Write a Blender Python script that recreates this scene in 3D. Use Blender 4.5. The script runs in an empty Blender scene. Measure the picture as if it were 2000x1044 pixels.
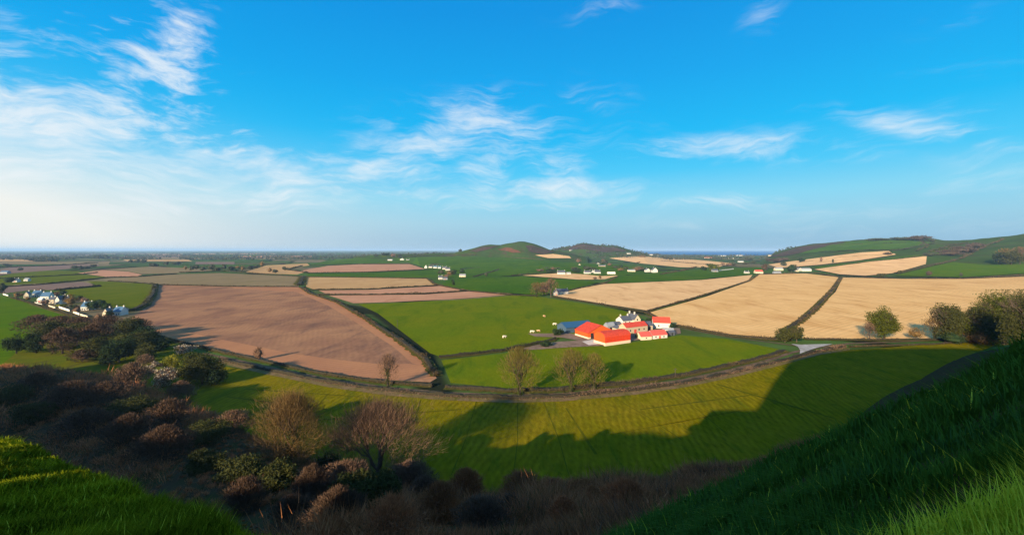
import bpy, bmesh, math, random
import numpy as np
from mathutils import Vector, Matrix

S = bpy.context.scene
COL = S.collection
R = math.radians

# ------------------------------------------------------------------ camera
F = 839.0                      # focal length in photograph pixels (2000 wide)
CAMH = 60.0
cam = bpy.data.cameras.new('camera')
camo = bpy.data.objects.new('camera', cam)
COL.objects.link(camo)
camo.location = (0, 0, CAMH)
camo.rotation_euler = (math.pi / 2, 0, 0)
cam.sensor_width = 36
cam.lens = 36 * F / 2000
cam.shift_y = -0.017
cam.clip_start = 0.1
cam.clip_end = 200000
S.camera = camo

# ------------------------------------------------------------------ light
SUN_AZ, SUN_EL = R(33.0), R(17.0)      # azimuth the shadows point to (from +Y towards +X), sun height
EXPO = 1.35
S.view_settings.view_transform = 'Standard'
S.view_settings.look = 'None'
S.view_settings.gamma = 1
S.view_settings.use_curve_mapping = False
S.view_settings.exposure = EXPO
S.cycles.use_denoising = True
S.cycles.denoiser = 'OPENIMAGEDENOISE'
S.cycles.denoising_input_passes = 'RGB_ALBEDO_NORMAL'
S.cycles.denoising_prefilter = 'NONE'
S.cycles.denoising_quality = 'HIGH'
S.cycles.use_adaptive_sampling = False
S.cycles.max_bounces = 6
S.cycles.diffuse_bounces = 3
S.cycles.volume_bounces = 0
S.cycles.transparent_max_bounces = 8

sl = bpy.data.lights.new('sun', 'SUN')
sl.energy = 4.2
sl.angle = R(0.5)
sl.color = (1.0, 0.81, 0.55)
so = bpy.data.objects.new('sun', sl)
COL.objects.link(so)
SD = Vector((math.sin(SUN_AZ) * math.cos(SUN_EL), math.cos(SUN_AZ) * math.cos(SUN_EL), -math.sin(SUN_EL)))
so.rotation_euler = SD.to_track_quat('-Z', 'Y').to_euler()
so.location = (-100, -100, 300)


def lin(c):
    return tuple(((v / 255) / 12.92 if v / 255 <= 0.04045 else ((v / 255 + 0.055) / 1.055) ** 2.4) for v in c)


class NB:
    """small helper that wires shader nodes"""
    def __init__(self, nt):
        self.nt = nt

    def n(self, t, **kw):
        nd = self.nt.nodes.new(t)
        for k, v in kw.items():
            setattr(nd, k, v)
        return nd

    def l(self, a, b):
        self.nt.links.new(a, b)

    def put(self, sock, v):
        if hasattr(v, 'is_linked') or hasattr(v, 'links'):
            self.l(v, sock)
        else:
            sock.default_value = v

    def m(self, op, a, b=None, c=None, clamp=False):
        nd = self.n('ShaderNodeMath', operation=op)
        nd.use_clamp = clamp
        self.put(nd.inputs[0], a)
        if b is not None:
            self.put(nd.inputs[1], b)
        if c is not None:
            self.put(nd.inputs[2], c)
        return nd.outputs[0]

    def sm(self, x, a, b):
        nd = self.n('ShaderNodeMapRange', interpolation_type='SMOOTHSTEP')
        self.put(nd.inputs[0], x)
        nd.inputs[1].default_value = a
        nd.inputs[2].default_value = b
        return nd.outputs[0]

    def mix(self, f, a, b, blend='MIX'):
        nd = self.n('ShaderNodeMix', data_type='RGBA', blend_type=blend)
        self.put(nd.inputs[0], f)
        for s, v in ((nd.inputs[6], a), (nd.inputs[7], b)):
            if isinstance(v, (tuple, list)):
                s.default_value = (*v[:3], 1)
            else:
                self.l(v, s)
        return nd.outputs[2]

    def noise(self, vec, scale, detail=4, rough=0.55, dist=0.0):
        nd = self.n('ShaderNodeTexNoise')
        if vec is not None:
            self.l(vec, nd.inputs['Vector'])
        nd.inputs['Scale'].default_value = scale
        nd.inputs['Detail'].default_value = detail
        nd.inputs['Roughness'].default_value = rough
        nd.inputs['Distortion'].default_value = dist
        return nd.outputs[0]

    def mapping(self, vec, loc=(0, 0, 0), rot=(0, 0, 0), scale=(1, 1, 1)):
        nd = self.n('ShaderNodeMapping')
        self.l(vec, nd.inputs[0])
        nd.inputs[1].default_value = loc
        nd.inputs[2].default_value = rot
        nd.inputs[3].default_value = scale
        return nd.outputs[0]


# ------------------------------------------------------------------ sky
W = bpy.data.worlds.new('World')
S.world = W
W.use_nodes = True
nb = NB(W.node_tree)
bg = W.node_tree.nodes['Background']
tex = nb.n('ShaderNodeTexSky', sky_type='NISHITA')
tex.sun_disc = False
tex.sun_elevation = SUN_EL
tex.sun_rotation = math.pi + SUN_AZ
tex.ozone_density = 3
tc = nb.n('ShaderNodeTexCoord')
sep = nb.n('ShaderNodeSeparateXYZ')
nb.l(tc.outputs['Generated'], sep.inputs[0])
dx, dy, dz = sep.outputs
el = nb.m('DIVIDE', nb.m('ARCSINE', dz), math.pi / 180)          # degrees
az = nb.m('DIVIDE', nb.m('ARCTAN2', dx, dy), math.pi / 180)      # degrees from +Y towards +X
ramp = nb.n('ShaderNodeValToRGB')
nb.l(nb.m('DIVIDE', el, 90.0, clamp=True), ramp.inputs[0])
cr = ramp.color_ramp
stops = [(0.0, (146, 186, 212)), (1.3, (142, 188, 217)), (3.5, (150, 204, 228)), (6.5, (132, 212, 240)), (10.0, (66, 199, 246)),
         (14.5, (0, 184, 244)), (21, (0, 166, 238)), (29, (0, 148, 228)), (50, (0, 138, 220)), (90, (0, 132, 214))]
while len(cr.elements) < len(stops):
    cr.elements.new(0.5)
for e, (a, c) in zip(cr.elements, stops):
    e.position = a / 90
    e.color = (*lin(c), 1)
K = 2 ** -EXPO / 0.15          # the background runs at strength 0.15, the view at EXPO stops
grad = nb.mix(1.0, ramp.outputs[0], (K, K, K), 'MULTIPLY')
base = nb.mix(0.02, grad, tex.outputs[0])
# cirrus: noise on the plane of the cloud layer, gathered where the photograph has clouds, with unseen cover added
zz = nb.m('ADD', nb.m('MAXIMUM', dz, 0.0), 0.10)
cmb = nb.n('ShaderNodeCombineXYZ')
nb.l(nb.m('DIVIDE', dx, zz), cmb.inputs[0])
nb.l(nb.m('DIVIDE', dy, zz), cmb.inputs[1])
cp = cmb.outputs[0]


def blob(px, py, sx, sy, rot, amp):
    """soft cloud mask round the direction of a photograph pixel; sizes in degrees"""
    u, v = (px - 1000) / F, (488 - py) / F
    a0 = math.degrees(math.atan2(u, 1))
    e0 = math.degrees(math.atan2(v, math.hypot(1, u)))
    c, s = math.cos(R(rot)), math.sin(R(rot))
    p = nb.m('SUBTRACT', az, a0)
    q = nb.m('SUBTRACT', el, e0)
    X = nb.m('DIVIDE', nb.m('ADD', nb.m('MULTIPLY', p, c), nb.m('MULTIPLY', q, s)), sx * 1.6)
    Y = nb.m('DIVIDE', nb.m('SUBTRACT', nb.m('MULTIPLY', q, c), nb.m('MULTIPLY', p, s)), sy * 1.65)
    d2 = nb.m('ADD', nb.m('MULTIPLY', X, X), nb.m('MULTIPLY', Y, Y))
    return nb.m('MULTIPLY', nb.m('EXPONENT', nb.m('MULTIPLY', d2, -1.0)), amp)


BL = [(255, 135, 5.5, 3.2, 45, 1.0), (240, 190, 3.2, 2.2, 40, .75), (90, 250, 8, 3.6, 30, 1.0), (210, 255, 6, 2.0, 28, .9), (60, 180, 6, 3.4, 60, .7),
      (90, 310, 13, 2.6, 6, 1.0), (330, 310, 8, 1.7, 3, .9), (520, 325, 6, 1.7, 0, 1.0), (680, 325, 9, 1.5, 3, .85), (450, 245, 3.5, .9, -25, .6),
      (860, 265, 8, 2.6, 18, .95), (960, 250, 7, 2.2, -5, .8), (900, 215, 9, 1.6, 10, .55), (945, 325, 3.4, 2.2, -35, .9), (1050, 370, 10, 1.2, 2, .85),
      (1090, 325, 4, 1.5, 0, .6), (1150, 195, 4, 1.6, -5, .5), (1180, 12, 4, 1.2, 5, .5), (1490, 20, 1.8, 1.8, 40, .55), (1410, 291, 8.5, 1.05, -3, 1.05),
      (1570, 285, 5, 1.6, -12, .7), (1790, 248, 6, 1.0, -22, .85), (1860, 255, 2.2, 1.8, -45, .6), (1400, 395, 6, .9, -3, .65), (800, 375, 7, .8, -3, .6),
      (1250, 385, 5, .9, 0, .45), (1850, 365, 4, .9, 12, .55), (1985, 345, 4, 1.6, -20, .6), (1860, 140, 3, .7, -8, .5), (1850, 42, 2, .6, 0, .55), (1915, 213, 3, .6, 0, .5),
      (1700, 425, 22, 1.8, 0, .45), (420, 395, 14, 1.5, 8, .75), (240, 30, 9, 2.5, -10, .5), (600, 345, 17, 1.1, 3, .62), (930, 300, 14, 1.6, 6, .5), (1100, 400, 20, .8, 1, .5), (330, 365, 12, 1.2, 5, .7), (420, 170, 2.0, 1.0, 0, .4), (1300, 350, 3, 1.0, 0, .4)]
tot = None
for b in BL:
    g = blob(*b[:5], b[5] * (.78 if b[0] > 1100 or b[1] < 100 else 1.0))
    tot = g if tot is None else nb.m('MAXIMUM', tot, g)
tot = nb.m('MAXIMUM', tot, nb.m('MULTIPLY', nb.sm(el, 31, 48), 0.6))  # thin cirrus added overhead, out of view, to whiten the light in the shade
tot = nb.m('MAXIMUM', tot, nb.m('MULTIPLY', nb.sm(nb.m('ABSOLUTE', az), 54, 72), 0.6))  # same added cover to the sides and behind the camera
ae = nb.n('ShaderNodeCombineXYZ')
nb.l(nb.m('DIVIDE', az, 10.0), ae.inputs[0])
nb.l(nb.m('DIVIDE', el, 10.0), ae.inputs[1])


def wisps(vec, rot, sx, sy, scale, amt):
    """fibrous noise: a warped, stretched field with fine threads on it"""
    w = nb.n('ShaderNodeTexNoise')
    nb.l(vec, w.inputs['Vector'])
    w.inputs['Scale'].default_value = scale * .55
    w.inputs['Detail'].default_value = 4
    ma = nb.n('ShaderNodeVectorMath', operation='MULTIPLY_ADD')
    nb.l(w.outputs[1], ma.inputs[0])
    ma.inputs[1].default_value = (amt, amt, 0)
    nb.l(vec, ma.inputs[2])
    a1 = nb.noise(nb.mapping(ma.outputs[0], rot=(0, 0, R(rot)), scale=(sx, sy, 1)), scale, 9, 0.60, 0.35)
    a2 = nb.noise(nb.mapping(ma.outputs[0], rot=(0, 0, R(rot - 8)), scale=(sx * .7, sy * 1.6, 1)), scale * 3.1, 6, 0.6, 0.2)
    return nb.m('ADD', nb.m('MULTIPLY', a1, 0.66), nb.m('MULTIPLY', a2, 0.34))


nL = wisps(ae.outputs[0], -36, .75, 1.5, 1.7, .55)
nR = wisps(ae.outputs[0], -8, .6, 1.9, 1.5, .7)
nP = wisps(cp, 20, .8, 1.6, 1.3, .7)
fl = nb.m('MULTIPLY', nb.sm(az, -20, -33), nb.sm(el, 7, 12))
nn = nb.m('ADD', nb.m('MULTIPLY', nL, fl), nb.m('MULTIPLY', nR, nb.m('SUBTRACT', 1.0, fl)))
fp = nb.sm(el, 28, 36)
nn = nb.m('ADD', nb.m('MULTIPLY', nP, fp), nb.m('MULTIPLY', nn, nb.m('SUBTRACT', 1.0, fp)))
nn = nb.m('ADD', nb.m('MULTIPLY', nb.m('SUBTRACT', nn, 0.5), 2.6), 0.5)
dens = nb.m('ADD', nb.m('MULTIPLY', tot, 0.60), nn)
dens = nb.m('ADD', dens, nb.m('MULTIPLY', nb.m('SUBTRACT', dens, 1.08), nb.m('MULTIPLY', fl, 0.65)))
cl = nb.m('MULTIPLY', nb.sm(dens, 0.55, 1.56), nb.sm(tot, 0.02, 0.62), clamp=True)
# thin milky veil low on the left, thickening towards the sun behind the left shoulder
va = nb.m('DIVIDE', nb.m('ADD', az, 104.0), 50.0)
ve = nb.m('DIVIDE', el, 8.0)
veil = nb.m('MULTIPLY', nb.m('EXPONENT', nb.m('MULTIPLY', nb.m('ADD', nb.m('MULTIPLY', va, va), nb.m('MULTIPLY', ve, ve)), -1.0)), 4.4, clamp=True)
veil = nb.m('MULTIPLY', veil, 0.92)
WHT = lin((243, 247, 250))
c1 = nb.mix(veil, base, tuple(v * K for v in lin((250, 248, 240))))
c2 = nb.mix(nb.m('MULTIPLY', cl, 0.80), c1, tuple(v * K for v in WHT))
nb.l(c2, bg.inputs[0])
bg.inputs[1].default_value = 0.15

# ------------------------------------------------------------------ terrain heights
TS = math.tan(SUN_EL)


def gp(px, py):
    """pixel -> point of the valley floor"""
    D = CAMH * F / (py - 488.0)
    return ((px - 1000) / F * D, D)


FOOT_PX = [(0, 715), (200, 735), (340, 790), (480, 850), (600, 905), (720, 958), (850, 978), (980, 985), (1100, 978), (1300, 952),
           (1500, 900), (1650, 840), (1800, 740), (1900, 690), (2000, 668)]
_ft, _fr = [], []
for a in FOOT_PX:
    X, Y = gp(*a)
    _ft.append(math.atan2(X, Y))
    _fr.append(math.hypot(X, Y))
_ft = [-math.pi, -2.3, -1.7, -1.15, -1.0, -.94] + _ft + [1.6, math.pi]
_fr = [300, 170, 70, 55, 62, 110] + _fr + [330, 300]
# crest of the hill behind the camera, drawn back along the sunlight from the edge of its shadow on the fields
SHADOW_PX = [(40, 725), (250, 775), (420, 840), (560, 890), (740, 905), (860, 890), (1000, 884), (1150, 878), (1250, 872), (1350, 868), (1440, 858),
             (1480, 800), (1514, 742), (1545, 705), (1600, 690), (1700, 682), (1860, 681)]
YC = -80.0
_cx, _cz = [], []
for a in SHADOW_PX:
    X, Y = gp(*a)
    s = (Y - YC) / math.cos(SUN_AZ)
    _cx.append(X - s * math.sin(SUN_AZ))
    _cz.append(s * TS)
_o = np.argsort(_cx)
_cx = np.array(_cx)[_o]
_cz = np.array(_cz)[_o]
_cz = _cz + 3 * ((_cx > -122) & (_cx < -90))
_cz = _cz + 8 * np.interp(_cx, [-460, -170, -150], [1, 1, 0])
_cx = np.concatenate([[-420, -300, _cx[0] - 40], _cx, [130, 260, 420]])
_cz = np.concatenate([[0, 18, _cz[0] - 18], _cz, [118, 70, 0]])

RH_X = [1525, 1545, 1560, 1600, 1640, 1700, 1760, 1800, 1815, 1840, 1870, 1900, 1950, 2000, 2060, 2200, 2600]
RH_Y = [489, 485, 481.5, 475.5, 470.5, 466.5, 464.5, 464, 466, 469, 470, 469, 463, 457.5, 452, 445, 440]
_rt = np.array([math.atan((x - 1000) / F) for x in RH_X])
_rv = np.array([(488 - y) / F for y in RH_Y])
_rd0 = np.interp(RH_X, [1525, 1560, 1640, 1800, 2000, 2600], [1750, 1500, 1050, 960, 960, 960])
_rd1 = np.interp(RH_X, [1525, 1640, 1800, 2000, 2600], [2500, 2400, 2150, 1750, 1700])


def sstep(x, a, b):
    t = np.clip((x - a) / (b - a), 0, 1)
    return t * t * (3 - 2 * t)


def ridge(X, Y, D0, sharp, pts, zf, back=900.0):
    """a hill crest at depth D0 whose skyline passes the pixels in pts"""
    u = X / np.maximum(Y, 1.0)
    px = 1000 + F * u
    xs = [p[0] for p in pts]
    top = np.interp(px, xs, [CAMH + (488 - p[1]) / F * D0 for p in pts], left=0, right=0)
    w = np.where(Y < D0, sstep(Y, D0 - sharp, D0), 1 - sstep(Y, D0, D0 + back))
    return np.maximum(top, 0) * w


H1 = [(868, 510), (890, 493), (920, 486), (945, 480.5), (960, 478.5), (978, 479), (995, 474.5), (1012, 472), (1025, 472.5), (1040, 475.5), (1060, 482.5),
      (1082, 489), (1110, 494), (1150, 503)]
H2 = [(1040, 497), (1075, 490), (1095, 484.5), (1115, 480), (1132, 474.8), (1142, 474.5), (1160, 477.5), (1180, 479.5), (1200, 480), (1215, 483), (1235, 489),
      (1260, 495), (1290, 503)]
H3 = [(690, 502), (730, 498), (760, 496.5), (800, 496.5), (850, 495), (890, 493.5), (930, 492), (990, 497), (1040, 506)]


def hgt(X, Y):
    X = np.asarray(X, float)
    Y = np.asarray(Y, float)
    r = np.hypot(X, Y)
    th = np.arctan2(X, Y)
    Df = np.interp(th, _ft, _fr)
    c = np.clip(np.cos(th), 0.2, 1)
    q = np.clip(1 - r / Df, 0, 1)
    zfoot = CAMH
    kk = np.interp(th, [-.86, -.55, -.4], [.85, .5, .25])
    hs = np.where(r < Df, CAMH - r * (zfoot / Df + kk * c * q * q), 0.0)
    hs = np.where(r < Df, np.maximum(hs, 0), 0)
    # summit behind
    P = np.interp(X - (Y - YC) * math.tan(SUN_AZ), _cx, _cz)
    s = sstep(-Y, -2, -YC)
    back = 1 - sstep(-Y, 150, 420)
    hs = np.where(Y < 2, hs * (1 - s) + P * s * back, hs)
    # two grassy shoulders either side of the camera
    b = 0.14 * np.sin(X * 0.9 + 1.3) * np.sin(Y * 0.7 + .4) + 0.13 * np.sin(X * 2.1 + Y * 1.7) * np.sin(X * .8 - Y * 1.3) + 0.12 * np.sin(X * 3.3 - Y * 2.6 + 1) * np.sin(X * 1.9 + Y * 3.1)
    bl = b * np.clip((r - 2.5) / 4, 0, 1)
    pr = 58.3 + 0.5 * X - 0.70 * Y + 0.6 * bl
    pl = 58.3 - 0.33 * Y + 0.30 * bl
    ul = np.clip(X / np.maximum(Y, 0.5), -1.5, 0.3)
    De = 1.7 / np.clip(0.915 + 0.407 * ul - 0.33, 0.06, 2)
    De = np.minimum(De, 14.5)
    tt = sstep(X, -1.5, 0.5)
    nr = pl * (1 - tt) + pr * tt
    wl = 1 - sstep(Y, De - .3, De + 1.6)
    w = wl * (1 - tt) + (1 - sstep(r, 19, 25)) * tt
    w = w * (1 - sstep(-Y, 4, 16)) * sstep(th, -1.12, -.96)
    near = np.where(nr < 0, 0, nr)
    h = hs * (1 - w) + near * w
    h = np.where(r < 30, h, hs)
    # hill on the right
    Ys = np.maximum(Y, 1.0)
    d0 = np.interp(th, _rt, _rd0)
    d1 = np.interp(th, _rt, _rd1)
    vt = np.interp(th, _rt, _rv)
    amp = (CAMH + vt * d1) * sstep(th, _rt[0] - 0.035, _rt[0] + 0.004)
    t = np.clip((Ys - d0) / (d1 - d0), 0, 1)
    up = t ** 1.25 * (1.12 - 0.12 * t)
    dn = 1 - sstep(Ys, d1 + 30, d1 + 1500)
    rh = np.where((Y > 200) & (th > _rt[0] - .04), amp * np.where(Ys < d1, up, dn), 0)
    fr = Y > 1200
    h = np.where(fr, np.maximum.reduce([ridge(X, Y, 2300, 520, H1, 0), ridge(X, Y, 3200, 700, H2, 0), ridge(X, Y, 2450, 700, H3, 0), h]), h)
    h = np.maximum(h, rh)
    rug = np.sin(X / 61 + 1.1 * np.sin(Y / 83)) * np.sin(Y / 74 + np.sin(X / 97)) + .5 * np.sin(X / 27 + Y / 41) * np.sin(X / 35 - Y / 23)
    return np.where(fr & (h > 1), np.maximum(h + rug * 4.2 * np.clip(h / 70, 0, 1), .2), h)


_D = np.concatenate([np.geomspace(1.6, 60, 500), np.geomspace(60.3, 42000, 3200)])


def pix(px, py):
    """pixel -> first point of the terrain on that ray"""
    u, v = (px - 1000) / F, (py - 488) / F
    z = CAMH - v * _D
    hh = hgt(u * _D, _D)
    k = np.argmax(z <= hh)
    if z[k] > hh[k]:
        k = len(_D) - 1
    D = _D[k]
    if k > 0:
        a, b = z[k - 1] - hh[k - 1], z[k] - hh[k]
        t = a / (a - b) if a != b else 1
        D = _D[k - 1] + (D - _D[k - 1]) * t
    return Vector((u * D, D, float(hgt(u * D, D))))


def mpp(p):
    return p[1] / F


# ------------------------------------------------------------------ materials
MATS = {}


def mat(name, rough=0.9, spec=0.2):
    m = bpy.data.materials.new(name)
    m.use_nodes = True
    b = NB(m.node_tree)
    p = m.node_tree.nodes['Principled BSDF']
    p.inputs['Roughness'].default_value = rough
    p.inputs['Specular IOR Level'].default_value = spec
    MATS[name] = m
    return m, b, p


def field_mat(name, c1, c2, c3=None, big=40.0, ang=0.0, period=0.0, stripe=0.0, fine=1.2, bump=0.0, finea=0.35, warp=0.0):
    m, b, p = mat(name, 1.0, 0.0)
    g = b.n('ShaderNodeNewGeometry').outputs['Position']
    f1 = b.sm(b.noise(g, 1 / big, 5, 0.6, 0.6), 0.34, 0.66)
    col = b.mix(f1, c1, c2)
    if c3:
        f3 = b.sm(b.noise(b.mapping(g, loc=(17, 5, 0), rot=(0, 0, R(ang)), scale=(1, 0.3, 1)), 2.6 / big, 5, 0.65, 0.5), 0.48, 0.72)
        col = b.mix(f3, col, c3)
    fn = b.noise(b.mapping(g, rot=(0, 0, R(ang)), scale=(1, 0.35, 1)), 1 / fine, 5, 0.7)
    k = b.m('ADD', b.m('MULTIPLY', b.m('SUBTRACT', fn, 0.5), finea * 2), 1.0)
    if period:
        s = b.n('ShaderNodeSeparateXYZ')
        gg = g
        if warp:
            w = b.noise(g, 1 / 60, 2)
            ad = b.n('ShaderNodeVectorMath', operation='ADD')
            cx = b.n('ShaderNodeCombineXYZ')
            b.l(b.m('MULTIPLY', w, warp), cx.inputs[0])
            b.l(g, ad.inputs[0])
            b.l(cx.outputs[0], ad.inputs[1])
            gg = ad.outputs[0]
        b.l(b.mapping(gg, rot=(0, 0, R(ang))), s.inputs[0])
        wv = b.m('SINE', b.m('MULTIPLY', s.outputs[0], 2 * math.pi / period))
        amt = b.m('MULTIPLY', b.sm(b.noise(g, 1 / 35, 4), 0.3, 0.6), stripe)
        k = b.m('MULTIPLY', k, b.m('ADD', b.m('MULTIPLY', wv, amt), 1.0))
    cc = b.n('ShaderNodeCombineColor')
    for i in range(3):
        b.l(k, cc.inputs[i])
    b.l(b.mix(1.0, col, cc.outputs[0], 'MULTIPLY'), p.inputs['Base Color'])
    if bump:
        bp = b.n('ShaderNodeBump')
        bp.inputs['Strength'].default_value = bump
        bp.inputs['Distance'].default_value = fine * 0.4
        b.l(fn, bp.inputs['Height'])
        b.l(bp.outputs[0], p.inputs['Normal'])
    return m


def leaf_mat(name, cols, transl=0.0, big=0.0):
    """foliage or twigs: every piece its own tone"""
    m, b, p = mat(name, 0.95, 0.05)
    g = b.n('ShaderNodeNewGeometry')
    r = b.n('ShaderNodeValToRGB')
    r.color_ramp.elements[0].color = (*cols[0], 1)
    r.color_ramp.elements[1].color = (*cols[-1], 1)
    if len(cols) > 2:
        e = r.color_ramp.elements.new(0.5)
        e.color = (*cols[1], 1)
    fac = g.outputs['Random Per Island']
    if big:
        fac = b.m('ADD', b.m('MULTIPLY', fac, 0.5), b.m('MULTIPLY', b.sm(b.noise(g.outputs['Position'], 1 / big, 3), 0.3, 0.7), 0.5))
    b.l(fac, r.inputs[0])
    b.l(r.outputs[0], p.inputs['Base Color'])
    if transl:
        t = b.n('ShaderNodeBsdfTranslucent')
        b.l(r.outputs[0], t.inputs[0])
        mx = b.n('ShaderNodeMixShader')
        mx.inputs[0].default_value = transl
        b.l(p.outputs[0], mx.inputs[1])
        b.l(t.outputs[0], mx.inputs[2])
        b.l(mx.outputs[0], m.node_tree.nodes['Material Output'].inputs[0])
    return m


def plain_mat(name, c, rough=0.8, var=0.18, scale=1.5, spec=0.2, rib=0.0, ribang=0.0):
    m, b, p = mat(name, rough, spec)
    tcn = b.n('ShaderNodeTexCoord').outputs['Object']
    n = b.noise(tcn, scale, 5, 0.65)
    k = b.m('ADD', b.m('MULTIPLY', b.m('SUBTRACT', n, 0.5), var * 2), 1.0)
    cc = b.n('ShaderNodeCombineColor')
    for i in range(3):
        b.l(k, cc.inputs[i])
    b.l(b.mix(1.0, c, cc.outputs[0], 'MULTIPLY'), p.inputs['Base Color'])
    if rib:
        s = b.n('ShaderNodeSeparateXYZ')
        b.l(b.mapping(tcn, rot=(0, 0, R(ribang))), s.inputs[0])
        wv = b.m('SINE', b.m('MULTIPLY', s.outputs[0], 2 * math.pi / 0.6))
        bp = b.n('ShaderNodeBump')
        bp.inputs['Strength'].default_value = rib
        bp.inputs['Distance'].default_value = 0.1
        b.l(wv, bp.inputs['Height'])
        b.l(bp.outputs[0], p.inputs['Normal'])
    return m


# far patchwork on the ground sheet
def ground_mat():
    m, b, p = mat('far_country', 1.0, 0.0)
    g = b.n('ShaderNodeNewGeometry').outputs['Position']
    w = b.n('ShaderNodeTexNoise')
    b.l(g, w.inputs['Vector'])
    w.inputs['Scale'].default_value = 1 / 500
    ma = b.n('ShaderNodeVectorMath', operation='MULTIPLY_ADD')
    b.l(w.outputs[1], ma.inputs[0])
    ma.inputs[1].default_value = (220, 220, 0)
    b.l(g, ma.inputs[2])
    mp = b.mapping(ma.outputs[0], rot=(0, 0, R(14)), scale=(1 / 260, 1 / 330, 0))
    v = b.n('ShaderNodeTexVoronoi', feature='F1')
    b.l(mp, v.inputs['Vector'])
    v.inputs['Scale'].default_value = 1
    ed = b.n('ShaderNodeTexVoronoi', feature='DISTANCE_TO_EDGE')
    b.l(mp, ed.inputs['Vector'])
    ed.inputs['Scale'].default_value = 1
    sp = b.n('ShaderNodeSeparateColor')
    b.l(v.outputs['Color'], sp.inputs[0])
    r = b.n('ShaderNodeValToRGB')
    r.color_ramp.interpolation = 'CONSTANT'
    cols = [(0, (.055, .12, .022)), (.22, (.075, .13, .03)), (.4, (.045, .095, .025)), (.55, (.20, .14, .08)), (.66, (.06, .13, .025)), (.8, (.26, .19, .11)), (.9, (.09, .12, .04))]
    while len(r.color_ramp.elements) < len(cols):
        r.color_ramp.elements.new(.5)
    for e, (a, c) in zip(r.color_ramp.elements, cols):
        e.position = a
        e.color = (*c, 1)
    b.l(sp.outputs[0], r.inputs[0])
    n = b.noise(g, 1 / 45, 5, 0.65)
    c = b.mix(b.sm(n, 0.3, 0.75), r.outputs[0], (.05, .07, .02))
    hed = b.sm(ed.outputs[0], 0.018, 0.05)
    c = b.mix(hed, (.018, .022, .012), c)
    b.l(c, p.inputs['Base Color'])
    return m


M_GROUND = ground_mat()
GREEN = field_mat('pasture_grass', (.098, .136, .003), (.126, .142, .003), (.068, .112, .004), 45, 20, 0, 0, 1.5, 0.25)
GREEN_FAR = field_mat('far_pasture', (.042, .100, .006), (.062, .115, .006), (.034, .080, .010), 120, 10, 0, 0, 6)
LIME = field_mat('bright_grass', (.058, .120, .002), (.080, .125, .002), (.050, .105, .003), 60, 70, 9, .08, 2)
OLIVE_GREEN = field_mat('olive_grass', (.080, .105, .004), (.105, .115, .006), (.065, .09, .006), 60, 20, 12, .06, 2)
MEADOW = field_mat('meadow_grass', (.142, .120, .003), (.176, .132, .005), (.090, .094, .004), 18, 12, 2.3, .13, 1.3, 0.5, 0.70, warp=14)
RED = field_mat('red_ploughed_soil', (.245, .120, .070), (.34, .172, .088), (.165, .088, .060), 50, -24, 3.2, .045, 2.2, 0.2, 0.26, warp=10)
RED_EDGE = field_mat('red_headland_soil', (.40, .185, .088), (.34, .155, .08), None, 60, 60, 4, .06, 2.2, 0.15, 0.12)
TAN = field_mat('tan_tilled_soil', (.66, .37, .135), (.74, .44, .175), (.54, .28, .095), 55, 55, 5, .07, 3, 0.1, 0.16, warp=14)
TAN_B = field_mat('pale_tilled_soil', (.66, .385, .17), (.74, .45, .205), (.55, .30, .125), 55, -20, 6, .05, 3, 0.1, 0.14)
PINK = field_mat('pink_tilled_soil', (.42, .205, .115), (.48, .245, .14), (.38, .18, .10), 70, 80, 6, .04, 4, 0.1, 0.08)
FAWN = field_mat('fawn_tilled_soil', (.43, .25, .105), (.48, .29, .125), (.38, .21, .09), 70, 80, 6, .04, 4, 0.1, 0.08)
KHAKI = field_mat('khaki_stubble', (.20, .145, .075), (.24, .17, .085), (.18, .14, .06), 60, 80, 6, .06, 3, 0.1, 0.12)
MAUVE = field_mat('mauve_soil', (.17, .115, .09), (.22, .14, .105), None, 60, 80, 6, .06, 3, 0.1, 0.1)
HILL = field_mat('hill_pasture', (.036, .066, .012), (.05, .085, .012), (.065, .048, .022), 130, 0, 0, 0, 14)
HEATH = field_mat('brown_heath', (.055, .035, .028), (.085, .05, .035), (.06, .055, .025), 60, 0, 0, 0, 8, 0.3, 0.6)
BRACKEN = field_mat('red_bracken', (.17, .065, .03), (.10, .05, .025), None, 70, 0, 0, 0, 10)
HILLSIDE = field_mat('hillside_turf', (.060, .040, .022), (.045, .042, .016), (.075, .042, .026), 6, 0, 0, 0, .5, 0.5, 0.5)
ROUGH = field_mat('rough_grass', (.085, .105, .005), (.115, .11, .006), (.07, .06, .015), 14, 0, 0, 0, 1.2, 0.5, 0.5)
ROUGH_EDGE = field_mat('hedge_bottom_grass', (.075, .075, .010), (.11, .085, .025), (.06, .055, .012), 7, 0, 0, 0, .9, .3, .4)
LANE = field_mat('lane_tarmac', (.40, .37, .34), (.30, .28, .25), (.22, .19, .14), 9, 20, 0, 0, .8, .2, .3)
LANEB = field_mat('muddy_lane', (.11, .075, .05), (.15, .10, .065), (.07, .065, .03), 8, 0, 0, 0, .8)
YARD = field_mat('farm_yard_mud', (.19, .125, .085), (.25, .17, .12), (.15, .10, .07), 9, 30, 0, 0, .8, .2, .25)
CONCRETE = field_mat('concrete_apron', (.50, .45, .38), (.56, .50, .42), None, 6, 0, 0, 0, .8)
TRACK_F = field_mat('faint_wheel_track', (.075, .078, .005), (.10, .09, .006), None, 6, 0, 0, 0, .8, .3, .6)
TRACK = field_mat('worn_grass_track', (.05, .062, .01), (.06, .06, .014), None, 10, 0, 0, 0, 1)
DRYV = field_mat('dry_verge_grass', (.20, .13, .07), (.14, .11, .035), (.09, .085, .015), 6, 0, 0, 0, .7, .3, .4)

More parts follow.
